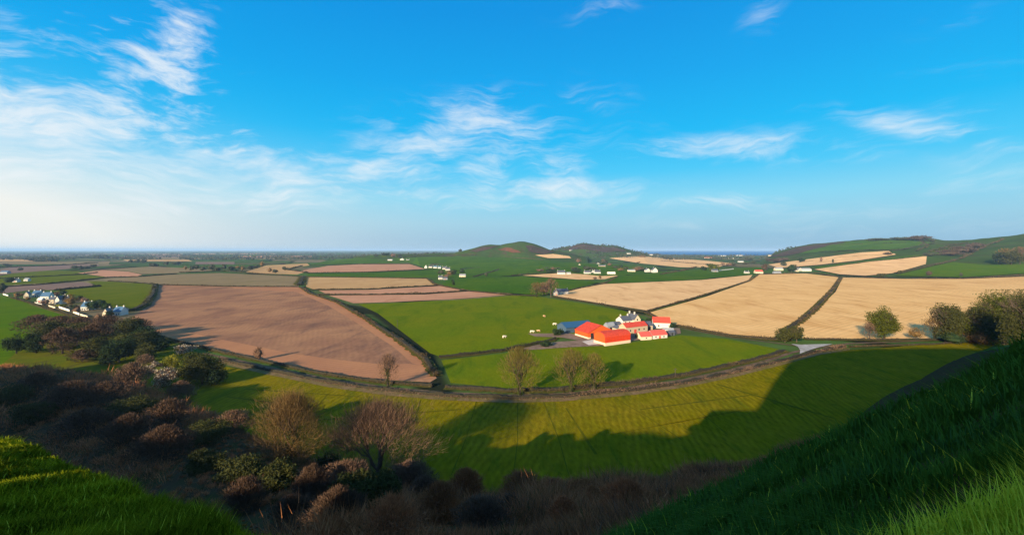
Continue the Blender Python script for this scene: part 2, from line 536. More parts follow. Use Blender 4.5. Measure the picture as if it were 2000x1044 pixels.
M_SEA, b_, p_ = mat('sea_water', 0.6, 0.03)
p_.inputs['Base Color'].default_value = (.0, .11, .30, 1)
b_n = b_.noise(b_.mapping(b_.n('ShaderNodeNewGeometry').outputs['Position'], scale=(.2, 1, 1)), 1 / 60, 4)
bp_ = b_.n('ShaderNodeBump')
bp_.inputs['Strength'].default_value = .25
b_.l(b_n, bp_.inputs['Height'])
b_.l(bp_.outputs[0], p_.inputs['Normal'])

TWIG = leaf_mat('brown_twigs', [(.105, .060, .040), (.15, .088, .055), (.065, .040, .030)], 0, 9)
WOODT = leaf_mat('dark_wood_twigs', [(.074, .045, .030), (.105, .062, .040), (.048, .034, .024)], 0)
SCRUBT = leaf_mat('bramble_stems', [(.23, .088, .036), (.34, .14, .055), (.10, .046, .024)], 0, 7)
SCRUBT2 = leaf_mat('reddish_bramble_stems', [(.40, .15, .06), (.50, .20, .085), (.22, .088, .04)], 0)
TWIG_PINK = leaf_mat('pinkish_twigs', [(.125, .078, .050), (.165, .10, .066), (.08, .052, .036)], 0)
TWIG_PALE = leaf_mat('pale_twigs', [(.58, .30, .18), (.68, .38, .24), (.40, .20, .12)], 0)
TWIG_GOLD = leaf_mat('budding_twigs', [(.115, .088, .022), (.145, .115, .026), (.085, .062, .02)], 0.1)
TWIG_ORANGE = leaf_mat('russet_twigs', [(.17, .095, .035), (.13, .085, .03), (.10, .06, .03)], 0.1)
IVY = leaf_mat('ivy_leaves', [(.020, .038, .010), (.045, .065, .012), (.075, .085, .016)], 0.1)
DARKLEAF = leaf_mat('dark_evergreen_leaves', [(.012, .026, .012), (.022, .038, .014), (.03, .045, .016)], 0.05)
LEAF = leaf_mat('spring_leaves', [(.055, .068, .010), (.085, .092, .012), (.036, .048, .010)], 0.15)
OLIVELEAF = leaf_mat('olive_leaves', [(.040, .046, .014), (.066, .066, .018), (.026, .032, .012)], 0.1)
YELLOWLEAF = leaf_mat('yellow_green_leaves', [(.16, .17, .015), (.21, .19, .02), (.10, .11, .015)], 0.15)
BLOSSOM = leaf_mat('white_blossom', [(.34, .29, .21), (.46, .40, .30), (.14, .11, .07)], 0)
HEDGE = leaf_mat('brown_hedge_twigs', [(.062, .042, .024), (.10, .066, .036), (.045, .042, .018)], 0)
HEDGE_DARK = leaf_mat('dark_hedge_leaves', [(.030, .032, .015), (.048, .040, .020), (.028, .042, .013)], 0)
HEDGE_PINK = leaf_mat('dry_hedge_stems', [(.115, .072, .048), (.17, .105, .07), (.07, .05, .028)], 0)
FARBROWN = leaf_mat('far_brown_thicket', [(.055, .036, .026), (.085, .055, .038), (.045, .04, .024)], 0)
FARLEAF = leaf_mat('far_tree_leaves', [(.034, .045, .026), (.06, .056, .034), (.045, .06, .026)], 0)
GRASSB = leaf_mat('long_grass_blades', [(.028, .100, .018), (.075, .165, .018), (.034, .105, .032)], 0.15, 2.5)
GRASSS = leaf_mat('straw_and_sunlit_blades', [(.48, .54, .03), (.72, .72, .07), (.30, .42, .02)], 0.2)  # stray straw stems, and the sunlight painted into the right corner tuft
GRASSL = leaf_mat('short_grass_blades', [(.10, .145, .004), (.19, .21, .007), (.022, .050, .004)], 0.12, 0.9)
GRASSM = leaf_mat('sun_patch_grass', [(.22, .25, .006), (.30, .31, .010), (.14, .18, .005)], 0.15, 1.5)  # bright yellow green that paints patches of sunlight onto the mound
BARK = plain_mat('bark', (.07, .05, .038), .95, .4, 3)
BARK_PALE = plain_mat('pale_bark', (.16, .11, .08), .95, .4, 3)
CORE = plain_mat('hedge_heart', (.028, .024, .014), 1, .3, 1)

WHITE = plain_mat('white_render', (.54, .51, .45), .9, .28, .8)
CREAM = plain_mat('cream_render', (.62, .50, .35), .85, .12)
STONE = plain_mat('field_stone', (.42, .33, .22), .95, .35, 2.5)
SLATE = plain_mat('grey_slate', (.075, .08, .095), .55, .2, 1.2, .4)
SLATE_BLUE = plain_mat('blue_slate', (.06, .125, .20), .5, .15, 1.2, .4)
REDIRON = plain_mat('red_corrugated_iron', (.55, .055, .026), .75, .6, .7, .15, 1.0)
REDWALL = plain_mat('red_iron_sheet', (.60, .045, .012), .7, .35, .5, .15, 1.0)
RED_SUNLIT = plain_mat('sunlit_red_sheet', (.66, .095, .016), .7, .25, .5, .15, 1.0, 90)  # red iron brightened to orange, sunlight on the left-facing walls put into colour
REDFADE = plain_mat('faded_red_iron', (.55, .085, .065), .75, .45, .9, .2, .4)
REDTILE = plain_mat('red_roof_tiles', (.52, .062, .04), .8, .5, 1.3, .1, .8)
BLUEROOF = plain_mat('blue_roof_sheet', (.022, .075, .15), .5, .15, .6, .4, .4)
BLUEWALL = plain_mat('blue_wall_sheet', (.05, .085, .13), .6, .2, .6, .3, .4)
GREYMETAL = plain_mat('grey_sheet', (.24, .25, .26), .6, .12, .8, .3)
CHIM = plain_mat('pale_chimney', (.60, .54, .46), .9, .15)
GLASS = plain_mat('dark_window_glass', (.02, .025, .03), .15, .1, 1, .6)
DOORM = plain_mat('red_door_paint', (.50, .05, .03), .6, .1)
DOORWAY_DARK = plain_mat('open_shed_darkness', (.02, .02, .022), 1, .1)  # dark panels painted for the shade inside open doorways
WALLST = plain_mat('whitewashed_wall', (.70, .64, .55), .95, .15)
POLEM = plain_mat('pole_timber', (.06, .045, .035), .95, .2)
HIDE = plain_mat('cream_hide', (.72, .60, .46), .9, .15, 2)
HIDE2 = plain_mat('tan_hide', (.50, .30, .16), .9, .15, 2)
SILAGE = plain_mat('black_sheet', (.014, .016, .02), .45, .2, 1, .4)


# ------------------------------------------------------------------ builders
def tag(o, label=None, cat=None, group=None, kind=None):
    if label:
        o['label'] = label
    if cat:
        o['category'] = cat
    if group:
        o['group'] = group
    if kind:
        o['kind'] = kind
    return o


def raw(name, V, faces_n, m, parent=None, loc=None, mats=None, midx=None, smooth=False):
    """mesh of faces that do not share vertices: V (n*faces_n, 3)"""
    me = bpy.data.meshes.new(name)
    V = np.asarray(V, np.float32).reshape(-1, 3)
    n = len(V)
    me.vertices.add(n)
    me.vertices.foreach_set('co', V.ravel())
    nf = n // faces_n
    me.loops.add(n)
    me.loops.foreach_set('vertex_index', np.arange(n, dtype=np.int32))
    me.polygons.add(nf)
    me.polygons.foreach_set('loop_start', np.arange(0, n, faces_n, dtype=np.int32))
    for mm in (mats or [m]):
        me.materials.append(mm)
    if midx is not None:
        me.polygons.foreach_set('material_index', np.asarray(midx, np.int32))
    me.update(calc_edges=True)
    o = bpy.data.objects.new(name, me)
    COL.objects.link(o)
    if parent:
        o.parent = parent
    if loc is not None:
        o.location = loc
    return o


def pyd(name, verts, faces, m, parent=None, loc=None, smooth=False):
    me = bpy.data.meshes.new(name)
    me.from_pydata([tuple(v) for v in verts], [], faces)
    me.materials.append(m)
    if smooth:
        me.polygons.foreach_set('use_smooth', [True] * len(me.polygons))
    me.update()
    o = bpy.data.objects.new(name, me)
    COL.objects.link(o)
    if parent:
        o.parent = parent
    if loc is not None:
        o.location = loc
    return o


def empty(name, loc, rz=0.0):
    o = bpy.data.objects.new(name, None)
    o.empty_display_size = 0.5
    COL.objects.link(o)
    o.location = loc
    o.rotation_euler = (0, 0, rz)
    return o


class MB:
    def __init__(self):
        self.v, self.f = [], []

    def box(self, x0, x1, y0, y1, z0, z1):
        k = len(self.v)
        self.v += [(x, y, z) for z in (z0, z1) for (x, y) in ((x0, y0), (x1, y0), (x1, y1), (x0, y1))]
        self.f += [tuple(k + i for i in q) for q in ((3, 2, 1, 0), (4, 5, 6, 7), (0, 1, 5, 4), (1, 2, 6, 5), (2, 3, 7, 6), (3, 0, 4, 7))]
        return self

    def poly(self, pts, d):
        """prism: polygon pts (list of 3d) pushed by vector d"""
        k, n = len(self.v), len(pts)
        self.v += [tuple(p) for p in pts] + [tuple(Vector(p) + Vector(d)) for p in pts]
        self.f += [tuple(k + i for i in range(n - 1, -1, -1)), tuple(k + n + i for i in range(n))]
        self.f += [(k + i, k + (i + 1) % n, k + n + (i + 1) % n, k + n + i) for i in range(n)]
        return self

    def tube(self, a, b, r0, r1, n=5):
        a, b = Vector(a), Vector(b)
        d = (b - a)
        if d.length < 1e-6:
            return self
        d.normalize()
        u = d.orthogonal().normalized()
        w = d.cross(u)
        k = len(self.v)
        for c, r in ((a, r0), (b, r1)):
            for i in range(n):
                t = 2 * math.pi * i / n
                self.v.append(tuple(c + u * (r * math.cos(t)) + w * (r * math.sin(t))))
        self.f += [(k + i, k + (i + 1) % n, k + n + (i + 1) % n, k + n + i) for i in range(n)]
        self.f.append(tuple(k + n + i for i in range(n)))
        return self

    def build(self, name, m, parent=None, loc=None, smooth=False):
        return pyd(name, self.v, self.f, m, parent, loc, smooth)


# ---------- the ground sheets
def build_terrain():
    fine = np.arange(-54, 54.01, 0.2)
    th = np.concatenate([np.arange(-180, -54, 1.5), fine, np.arange(55.2, 180, 1.5)])
    th = np.radians(np.append(th, 180.0))
    r = np.concatenate([[0.25], np.geomspace(0.8, 60, 120), np.geomspace(61, 330, 110), np.geomspace(338, 4500, 130), np.geomspace(4700, 60000, 36)])
    T, RR = np.meshgrid(th, r)
    X, Y = RR * np.sin(T), RR * np.cos(T)
    Z = hgt(X, Y)
    Df = np.interp(T, _ft, _fr)
    nT = len(th)
    V = np.stack([X, Y, Z], -1)
    q = np.stack([V[:-1, :-1], V[:-1, 1:], V[1:, 1:], V[1:, :-1]], 2)       # (r, t, 4, 3)
    rc = RR[:-1, :-1]
    zc = np.maximum(Z[:-1, :-1], np.maximum(Z[1:, 1:], Z[:-1, 1:]))
    near = (rc < 345) & ((rc < Df[:-1, :-1]) | (zc > 0.01) | (np.cos(T[:-1, :-1]) < -0.1))
    near = near | ((rc < 470) & (np.cos(T[:-1, :-1]) < 0.0))
    hill = (rc > 500) & (zc > 0.01)
    idx = np.arange(len(r) * nT).reshape(len(r), nT)
    Q = np.stack([idx[:-1, :-1], idx[:-1, 1:], idx[1:, 1:], idx[1:, :-1]], -1)
    for name, mask, m in (('hillside', near, HILLSIDE), ('hills', hill & ~near, HILL), ('ground', ~near & ~hill, M_GROUND)):
        qq = Q[mask]
        used, inv = np.unique(qq.ravel(), return_inverse=True)
        vv = V.reshape(-1, 3)[used].astype(np.float32)
        me = bpy.data.meshes.new(name)
        me.vertices.add(len(vv))
        me.vertices.foreach_set('co', vv.ravel())
        me.loops.add(len(inv))
        me.loops.foreach_set('vertex_index', inv.astype(np.int32))
        me.polygons.add(len(qq))
        me.polygons.foreach_set('loop_start', np.arange(0, len(inv), 4, dtype=np.int32))
        me.polygons.foreach_set('use_smooth', np.ones(len(qq), bool))
        me.materials.append(m)
        me.update(calc_edges=True)
        me.validate()
        o = bpy.data.objects.new(name, me)
        COL.objects.link(o)
        tag(o, kind='structure')


build_terrain()

# sea beyond the coast
sv = [pix(1190, 494.2), pix(1300, 497.2), pix(1420, 498.2), pix(1540, 498.6), pix(1640, 498.6)]
sv = [Vector((p.x if p.x else 0, p.y, 0)) for p in [Vector((gp(x, y)[0], gp(x, y)[1], 0)) for x, y in ((1195, 492.5), (1240, 495), (1320, 497.0), (1420, 498), (1540, 498.4), (1700, 498.4))]]
far = [Vector((120000, 100000, 0)), Vector((60000 * .236, 60000, 0))]
o = pyd('sea', [(v.x, v.y, 1.2) for v in sv + [Vector((58000 * .84, 58000, 0)), Vector((58000 * .205, 58000, 0))]], [tuple(range(len(sv) + 2))], M_SEA)
tag(o, kind='structure')

NFIELD = [0]


def _back(q):
    return (1000 + F * q.x / q.y, 488 + F * (CAMH - q.z) / q.y)



def field(name, pts, m, hilly=False, extra=0.0):
    NFIELD[0] += 1
    P = []
    for i, a in enumerate(pts):
        c = pts[(i + 1) % len(pts)]
        n = max(1, int(math.hypot(c[0] - a[0], c[1] - a[1]) / 14))
        for k in range(n):
            t = k / n
            P.append(pix(a[0] + (c[0] - a[0]) * t, a[1] + (c[1] - a[1]) * t))
    dmin = min(p.y for p in P)
    valley = not hilly and dmin < 420
    if valley:
        # on the flat valley floor, even where the foot of the hill hides it
        P = [Vector((*gp(*_back(q)), 0)) for q in P]
    off = (0.02 + 0.005 * NFIELD[0]) * (1 if dmin < 420 else 2.5) + extra
    bm = bmesh.new()
    vs = [bm.verts.new((p.x, p.y, 0)) for p in P]
    try:
        f = bm.faces.new(vs)
    except ValueError:
        bm.free()
        return None
    bmesh.ops.triangulate(bm, faces=[f], ngon_method='EAR_CLIP')
    if hilly:
        for _ in range(7):
            L = [e for e in bm.edges if e.calc_length() > 40]
            if not L:
                break
            bmesh.ops.subdivide_edges(bm, edges=L, cuts=1, use_grid_fill=False)
            bmesh.ops.triangulate(bm, faces=[q for q in bm.faces if len(q.verts) > 3])
        off = 0.8 + 0.02 * NFIELD[0]
    XY = np.array([(v.co.x, v.co.y) for v in bm.verts])
    Z = hgt(XY[:, 0], XY[:, 1]) * (0 if valley else 1)
    for v, z in zip(bm.verts, Z):
        v.co.z = z + off
    bmesh.ops.recalc_face_normals(bm, faces=bm.faces)
    if sum(q.normal.z for q in bm.faces) < 0:
        bmesh.ops.reverse_faces(bm, faces=bm.faces)
    me = bpy.data.meshes.new(name)
    bm.to_mesh(me)
    bm.free()
    me.materials.append(m)
    o = bpy.data.objects.new(name, me)
    COL.objects.link(o)
    tag(o, kind='structure')
    return o


# left side
field('grass_field', [(-40, 577), (0, 578), (32, 581), (62, 596), (115, 612), (180, 630), (150, 645), (60, 660), (40, 700), (0, 714), (-60, 704)], LIME)
field('grass_field', [(60, 650), (180, 632), (260, 640), (345, 672), (430, 704), (440, 720), (352, 790), (340, 788), (200, 733), (0, 714), (30, 690)], ROUGH)
field('grass_field', [(108, 568), (197, 559), (168, 549), (200, 549), (303, 555), (298, 573), (284, 594), (262, 605), (232, 602), (190, 592), (150, 580)], OLIVE_GREEN)
field('ploughed_field', [(-30, 563), (15, 560), (160, 550), (190, 558), (108, 566), (60, 566), (15, 572), (-30, 574)], MAUVE)
field('grass_field', [(-30, 557), (12, 557), (150, 548), (212, 541), (160, 536), (60, 541), (-30, 546)], OLIVE_GREEN)
field('grass_field', [(-30, 545), (30, 533), (90, 528), (155, 529), (160, 534), (70, 540)], OLIVE_GREEN)
field('ploughed_field', [(-30, 531), (20, 522), (190, 514), (195, 519), (120, 526), (30, 533), (-30, 541)], MAUVE)
field('ploughed_field', [(152, 533), (200, 527), (250, 530), (278, 536), (262, 541), (212, 541)], PINK)
field('stubble_field', [(200, 526), (300, 520), (430, 527), (350, 533), (278, 535), (250, 529)], KHAKI)
field('stubble_field', [(205, 548), (262, 541), (350, 535), (430, 533), (520, 537), (592, 540), (583, 559), (450, 558), (310, 555)], KHAKI)
field('ploughed_field', [(308, 556), (450, 559), (583, 560), (600, 567), (655, 587), (715, 622), (775, 663), (825, 702), (853, 738), (840, 746), (750, 742), (640, 729),
                         (540, 709), (440, 686), (345, 664), (300, 652), (262, 640), (250, 625), (285, 600), (303, 570)], RED)
field('ploughed_headland', [(290, 632), (330, 640), (420, 660), (500, 676), (560, 688), (640, 700), (750, 712), (800, 710), (830, 715), (846, 740), (750, 741), (640, 728),
                            (540, 708), (440, 685), (345, 663), (300, 650)], RED_EDGE)
field('ploughed_headland', [(450, 560), (583, 561), (600, 568), (655, 588), (710, 620), (770, 661), (820, 701), (830, 716), (805, 709), (770, 678), (700, 632), (640, 596), (580, 570), (460, 563)], RED_EDGE)
field('tilled_field', [(597, 541), (700, 542), (833, 544), (850, 556), (720, 564), (613, 565), (598, 560)], FAWN)
field('tilled_field', [(622, 567), (720, 566), (865, 558), (905, 568), (830, 573), (640, 575)], PINK)
field('tilled_field', [(642, 577), (830, 575), (915, 569), (995, 575), (900, 583), (760, 590), (690, 592)], PINK)
field('tilled_field', [(480, 531), (520, 518), (600, 514), (605, 518), (560, 526), (600, 530), (580, 536), (520, 534)], FAWN)
field('tilled_field', [(572, 531), (640, 519), (700, 516), (800, 515.5), (830, 525), (720, 530), (600, 532)], PINK)
field('grass_field', [(600, 534), (720, 532), (850, 527), (868, 540), (860, 542), (700, 541), (600, 539)], GREEN_FAR)
field('grass_field', [(603, 518), (640, 508), (700, 503), (760, 507), (800, 514), (700, 515)], GREEN_FAR)
rf_ = random.Random(21)
for (ya, yb) in ((494.5, 496.4), (496.6, 499), (499.2, 502.2), (502.5, 506), (506.3, 510.5), (511, 516)):
    x_ = -40 + rf_.uniform(0, 30)
    while x_ < 745:
        wd_ = rf_.uniform(45, 140) * (.6 + (yb - ya) / 6)
        if rf_.random() < .62 and not (ya > 510 and x_ + wd_ > 470):
            sl_ = rf_.uniform(-14, 14)
            k1, k2 = rf_.uniform(-.5, .5), rf_.uniform(-.6, .6)
            field('far_field', [(x_, ya + .2), (x_ + wd_ * .5, ya + .1 + k1 * .6), (min(x_ + wd_, 750), ya + .2 + k1 * .5), (min(x_ + wd_ + sl_, 750), yb + k2 * .5), (x_ + wd_ * .5 + sl_, yb), (x_ + sl_, yb - .1)],
                  rf_.choice([GREEN_FAR, GREEN_FAR, OLIVE_GREEN, LIME, PINK, FAWN, KHAKI, MAUVE, TAN_B]))
        x_ += wd_ + rf_.uniform(2, 26)
# middle
field('grass_field', [(760, 506), (800, 502), (900, 501), (1000, 503), (1100, 511), (1180, 516), (1250, 520), (1260, 533), (1190, 541), (1100, 532), (1020, 537), (890, 544), (860, 538), (835, 524), (805, 514)], GREEN_FAR)
field('grass_field', [(880, 546), (960, 541), (1020, 540), (1060, 543), (1170, 551), (1112, 566), (1060, 577), (1000, 573), (912, 567), (860, 556)], GREEN_FAR)
field('tilled_field', [(1020, 538), (1100, 533), (1180, 539), (1208, 538), (1180, 546), (1130, 546), (1060, 541)], TAN_B)
field('grass_field', [(1182, 553), (1192, 542), (1260, 534), (1380, 525), (1500, 521), (1485, 534), (1370, 545), (1190, 554)], GREEN_FAR)
field('tilled_field', [(1190, 504), (1240, 500), (1300, 503), (1380, 509), (1430, 514), (1400, 522), (1330, 522), (1250, 514)], TAN_B)
field('grass_field', [(700, 594), (760, 592), (900, 585), (1000, 577), (1050, 579), (1120, 590), (1215, 606), (1250, 617), (1235, 655), (1100, 660), (1060, 668), (980, 685),
                      (860, 697), (840, 690), (790, 652), (738, 612)], GREEN)
field('grass_field', [(862, 704), (980, 691), (1075, 671), (1110, 673), (1180, 677), (1330, 655), (1420, 662), (1520, 682), (1525, 690), (1440, 710), (1330, 731), (1200, 748), (1000, 760), (880, 748)], GREEN)
field('tilled_field', [(1082, 578), (1115, 566), (1180, 555), (1370, 547), (1470, 537), (1460, 549), (1370, 577), (1262, 607), (1180, 594)], TAN_B)
field('tilled_field', [(1270, 610), (1380, 579), (1465, 549), (1482, 536), (1570, 533.5), (1638, 541), (1622, 566), (1580, 604), (1533, 645), (1510, 660), (1420, 652), (1312, 634)], TAN)
field('tilled_field', [(1646, 542), (1760, 544), (1880, 544), (2060, 532), (2060, 662), (1900, 660), (1700, 662), (1548, 661), (1542, 645), (1592, 608), (1632, 570)], TAN)
# near meadow under the hill
field('meadow', [(352, 790), (440, 716), (520, 730), (640, 755), (750, 771), (870, 781), (1000, 785), (1100, 783), (1240, 770), (1340, 756), (1440, 735), (1530, 712), (1600, 693),
                 (1660, 684), (1760, 677), (1900, 668), (1960, 668), (1900, 692), (1800, 742), (1650, 842), (1500, 903), (1300, 955), (1100, 981), (980, 988), (850, 981),
                 (720, 961), (600, 908), (480, 853)], MEADOW)
field('path', [(1104, 798), (1107, 798), (1167, 888), (1161, 889)], TRACK_F, extra=.05)
for ta, tb in (((1300, 757), (1420, 850)), ((1190, 772), (1330, 860)), ((1010, 786), (1000, 940)), ((930, 783), (880, 930)), ((1060, 784), (1110, 930)), ((1250, 800), (1480, 770)), ((1190, 850), (1460, 800)),
               ((640, 770), (560, 850)), ((720, 776), (690, 850)), ((820, 782), (770, 930)), ((480, 760), (700, 775)), ((440, 775), (640, 800)), ((500, 830), (900, 800))):
    dx_ = 1.6 if abs(tb[1] - ta[1]) > 40 else 0
    dy_ = 0 if dx_ else 1.6
    field('path', [ta, (ta[0] + dx_, ta[1] + dy_), ((ta[0] + tb[0]) / 2 + 5 + dx_, (ta[1] + tb[1]) / 2 + dy_), (tb[0] + dx_ * 1.6, tb[1] + dy_), tb, ((ta[0] + tb[0]) / 2 + 5, (ta[1] + tb[1]) / 2)], TRACK_F, extra=.05)
field('path', [(1398, 752), (1402, 751), (1540, 791), (1630, 818), (1626, 818.6), (1532, 791.6)], TRACK_F, extra=.05)
field('verge', [(428, 706), (520, 727), (640, 751), (750, 768), (870, 778), (1000, 783), (1100, 780), (1240, 767), (1340, 753), (1440, 731), (1530, 709), (1600, 690), (1660, 681),
                (1660, 684), (1600, 694), (1530, 713), (1440, 736), (1340, 757), (1240, 772), (1100, 785), (1000, 788), (870, 783), (750, 773), (640, 757), (520, 732), (436, 712)], DRYV, extra=.06)
# right-hand hill
field('tilled_field', [(1590, 527), (1700, 512), (1810, 501.5), (1808, 517), (1780, 525), (1742, 535), (1690, 540), (1640, 537)], TAN_B, True)
field('tilled_field', [(1500, 517), (1600, 504), (1680, 494), (1735, 491), (1750, 498), (1680, 509), (1600, 518), (1520, 524)], TAN_B, True)
field('grass_field', [(1590, 523), (1680, 511.5), (1812, 496), (1880, 488), (1818, 500), (1700, 511), (1596, 526)], GREEN_FAR, True)
field('grass_field', [(1745, 540), (1795, 528), (1860, 513), (1930, 519), (2060, 514), (2060, 531), (1880, 543)], LIME, True)
field('grass_field', [(1560, 497), (1640, 489), (1760, 487.5), (1822, 476), (1760, 468), (1700, 470), (1650, 474), (1610, 482)], GREEN_FAR, True)
field('heath', [(1500, 503), (1535, 491), (1560, 483.5), (1600, 477.5), (1645, 472.5), (1652, 474), (1615, 482), (1565, 494), (1530, 501)], HEATH, True)
field('bracken', [(970, 487), (986, 484), (998, 485), (1012, 490), (1018, 494), (1000, 494), (985, 490)], BRACKEN, True)
field('heath', [(1025, 480), (1042, 480), (1062, 487), (1085, 493), (1060, 497), (1035, 492)], HEATH, True)
field('heath', [(915, 491), (940, 483), (975, 481), (960, 486), (930, 493)], HEATH, True)
field('heath', [(1095, 489), (1118, 481), (1140, 477), (1180, 482), (1205, 484), (1225, 491), (1180, 493), (1140, 487)], HEATH, True)
field('tilled_field', [(1045, 499), (1080, 496.5), (1112, 501), (1116, 505), (1070, 504.5)], TAN_B, True)

# lanes and yard
LANE_PX = [(395, 690), (430, 697), (520, 717), (640, 741), (750, 757), (870, 768), (1000, 773), (1100, 770), (1240, 757), (1340, 742), (1440, 720), (1500, 704), (1545, 689), (1600, 678), (1660, 671), (1740, 668), (1830, 665), (1960, 664)]


def strip(name, pxs, w, m, off=.26):
    P = []
    for a, b in zip(pxs[:-1], pxs[1:]):
        A, B = pix(*a), pix(*b)
        n = max(1, int((B - A).length / 12))
        P += [A + (B - A) * (k / n) for k in range(n)]
    P.append(pix(*pxs[-1]))
    v, f = [], []
    for i, p in enumerate(P):
        d = (P[min(i + 1, len(P) - 1)] - P[max(i - 1, 0)])
        d.z = 0
        d.normalize()
        s = Vector((-d.y, d.x, 0)) * w / 2
        v += [(p.x + s.x, p.y + s.y, p.z + off), (p.x - s.x, p.y - s.y, p.z + off)]
    f = [(2 * i + 1, 2 * i + 3, 2 * i + 2, 2 * i) for i in range(len(P) - 1)]
    o = pyd(name, v, f, m)
    tag(o, kind='structure')
    return o


strip('lane', LANE_PX, 2.8, LANEB)
strip('lane', [(1050, 582), (1120, 592), (1215, 607), (1262, 617), (1312, 638), (1420, 658), (1500, 668), (1560, 676)], 2.4, LANEB, .27)
field('road', [(1545, 672.5), (1565, 674), (1600, 673.2), (1626, 672.6), (1618, 675), (1596, 680), (1578, 686), (1562, 692), (1563, 685), (1558, 678)], LANE, extra=.12)
field('farm_yard', [(1075, 652), (1104, 650), (1130, 655), (1150, 662), (1220, 655), (1300, 640), (1328, 642), (1330, 652), (1230, 667), (1175, 676), (1110, 679), (1040, 684), (995, 684),
                    (1045, 675), (1090, 668), (1130, 666), (1100, 660), (1045, 658), (1030, 652)], YARD, extra=.05)
field('concrete_apron', [(1137, 668), (1168, 662), (1178, 672), (1150, 675)], CONCRETE, extra=.08)


# ---------- hedges
def tris_cloud(rng, C, size, up=0.0, asp=1.0):
    """one small triangle per centre, random facing; size array"""
    n = len(C)
    a = rng.normal(size=(n, 3))
    a[:, 2] += up
    a /= np.linalg.norm(a, axis=1)[:, None]
    b = rng.normal(size=(n, 3))
    b -= a * (a * b).sum(1)[:, None]
    b /= np.linalg.norm(b, axis=1)[:, None]
    s = np.asarray(size).reshape(-1, 1)
    return np.stack([C - a * s - b * s * asp * .5, C - a * s * .6 + b * s * asp * .6, C + a * s], 1)


def hedge(label, pxs, h=1.8, w=1.8, m=None, twigs=True, dens=1.0, seed=0):
    m = m or HEDGE
    rng = np.random.default_rng(len(label) * 131 + int(pxs[0][0]) * 7 + seed)
    P = [pix(*a) for a in pxs]
    C, Sz, core_v, core_f = [], [], [], []
    base = P[0].copy()
    k = 0
    for A, B in zip(P[:-1], P[1:]):
        L = (B - A).length
        mp = min(A.y, B.y) / F
        step = max(1.2, 3.0 * mp)
        n = max(2, int(L / step))
        d = (B - A).normalized()
        s = Vector((-d.y, d.x, 0))
        for i in range(n + 1):
            q = A + (B - A) * (i / n)
            q.z = float(hgt(q.x, q.y))
            hh = h * (0.62 + 0.25 * math.sin(q.x * .31 + q.y * .17) * rng.random() + rng.random() * .15)
            ww = w * .36 * (0.8 + .4 * rng.random())
            o_ = q - base
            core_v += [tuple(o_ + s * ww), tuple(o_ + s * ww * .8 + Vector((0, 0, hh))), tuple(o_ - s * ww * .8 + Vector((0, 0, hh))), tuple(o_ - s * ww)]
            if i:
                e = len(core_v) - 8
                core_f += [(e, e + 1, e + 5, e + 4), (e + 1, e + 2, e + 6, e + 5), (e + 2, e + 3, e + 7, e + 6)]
        sz = max(.28, 1.3 * mp)
        cnt = int(min(9000, dens * L * h * 2.2 / (sz * sz)))
        t = rng.random(cnt)
        lat = rng.normal(size=cnt) * w * .33
        ht = h * (0.72 + .5 * np.sin((A.x + t * L) * .047 + A.y * .03) * np.sin((A.x + t * L) * .019 + 1)) * (rng.random(cnt) ** .6) * (0.85 + .35 * np.sin((A.x + t * L) * .23) * rng.random(cnt))
        gap = np.sin((A.x + d.x * t * L) * .11 + 1.3) * np.sin((A.y + d.y * t * L) * .09 + .7)
        keep = gap + rng.random(cnt) * 1.4 > -.15
        x = A.x + d.x * L * t + s.x * lat - base.x
        y = A.y + d.y * L * t + s.y * lat - base.y
        z = (A.z + (B.z - A.z) * t) + ht - base.z
        C.append(np.stack([x, y, z], 1)[keep])
        Sz.append(np.full(keep.sum(), sz) * (0.5 + rng.random(keep.sum())))
    root = empty('hedge', base)
    tag(root, label, 'hedge')
    V = tris_cloud(rng, np.concatenate(C), np.concatenate(Sz), .5, .8)
    raw('twigs', V.reshape(-1, 3), 3, m, root)['kind'] = 'stuff'
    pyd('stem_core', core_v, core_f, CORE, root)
    mv, mf = [], []
    for A, B in zip(P[:-1], P[1:]):
        d = (B - A).normalized()
        s = Vector((-d.y, d.x, 0))
        n = max(2, int((B - A).length / max(2.5, 5 * A.y / F)))
        for i in range(n + 1):
            q = A + (B - A) * (i / n)
            w1, w2 = w * (.7 + .7 * rng.random()), w * (.7 + .7 * rng.random())
            for sg in (w1, -w2):
                e = q + s * sg
                mv.append((e.x - base.x, e.y - base.y, float(hgt(e.x, e.y)) + (.55 if A.y < 420 else (1.0 if float(hgt(e.x, e.y)) < .5 else 2.6)) * .9 - base.z))
            if i:
                k = len(mv)
                mf.append((k - 4, k - 3, k - 1, k - 2))
    pyd('grass_margin', mv, mf, DRYV if m is HEDGE_PINK else ROUGH_EDGE, root)
    return root


hedge('long dark hedge along the bottom edge of the big red ploughed field', [(300, 655), (345, 668), (440, 690), (540, 712), (640, 733), (745, 748), (845, 755)], 1.9, 2.2)
hedge('brown hedge along the lane below the green field in front of the farm', [(870, 757), (1000, 765), (1100, 763), (1240, 749), (1340, 733), (1440, 712), (1500, 697), (1532, 686)], 2.2, 2.8)
hedge('pale pinkish hedge of dry stems between the lane and the striped meadow', [(430, 704), (520, 724), (640, 748), (750, 764), (870, 775), (1000, 780), (1100, 777), (1240, 764), (1340, 750),
      (1440, 728), (1530, 706), (1590, 689), (1650, 679)], 2.3, 2.2, HEDGE_PINK)
hedge('straight green hedge under the right tan field beside the lane', [(1572, 663), (1700, 665), (1840, 665), (1960, 663)], 1.8, 2.4, HEDGE_DARK)
hedge('low brown hedge between the shaded meadow and the lane on the right', [(1660, 678), (1740, 675), (1820, 673), (1900, 668)], 1.4, 1.8)
hedge('curving hedge between the red ploughed field and the green pasture', [(588, 561), (605, 573), (660, 591), (720, 626), (780, 665), (830, 702), (852, 735)], 2.4, 3.0, HEDGE)
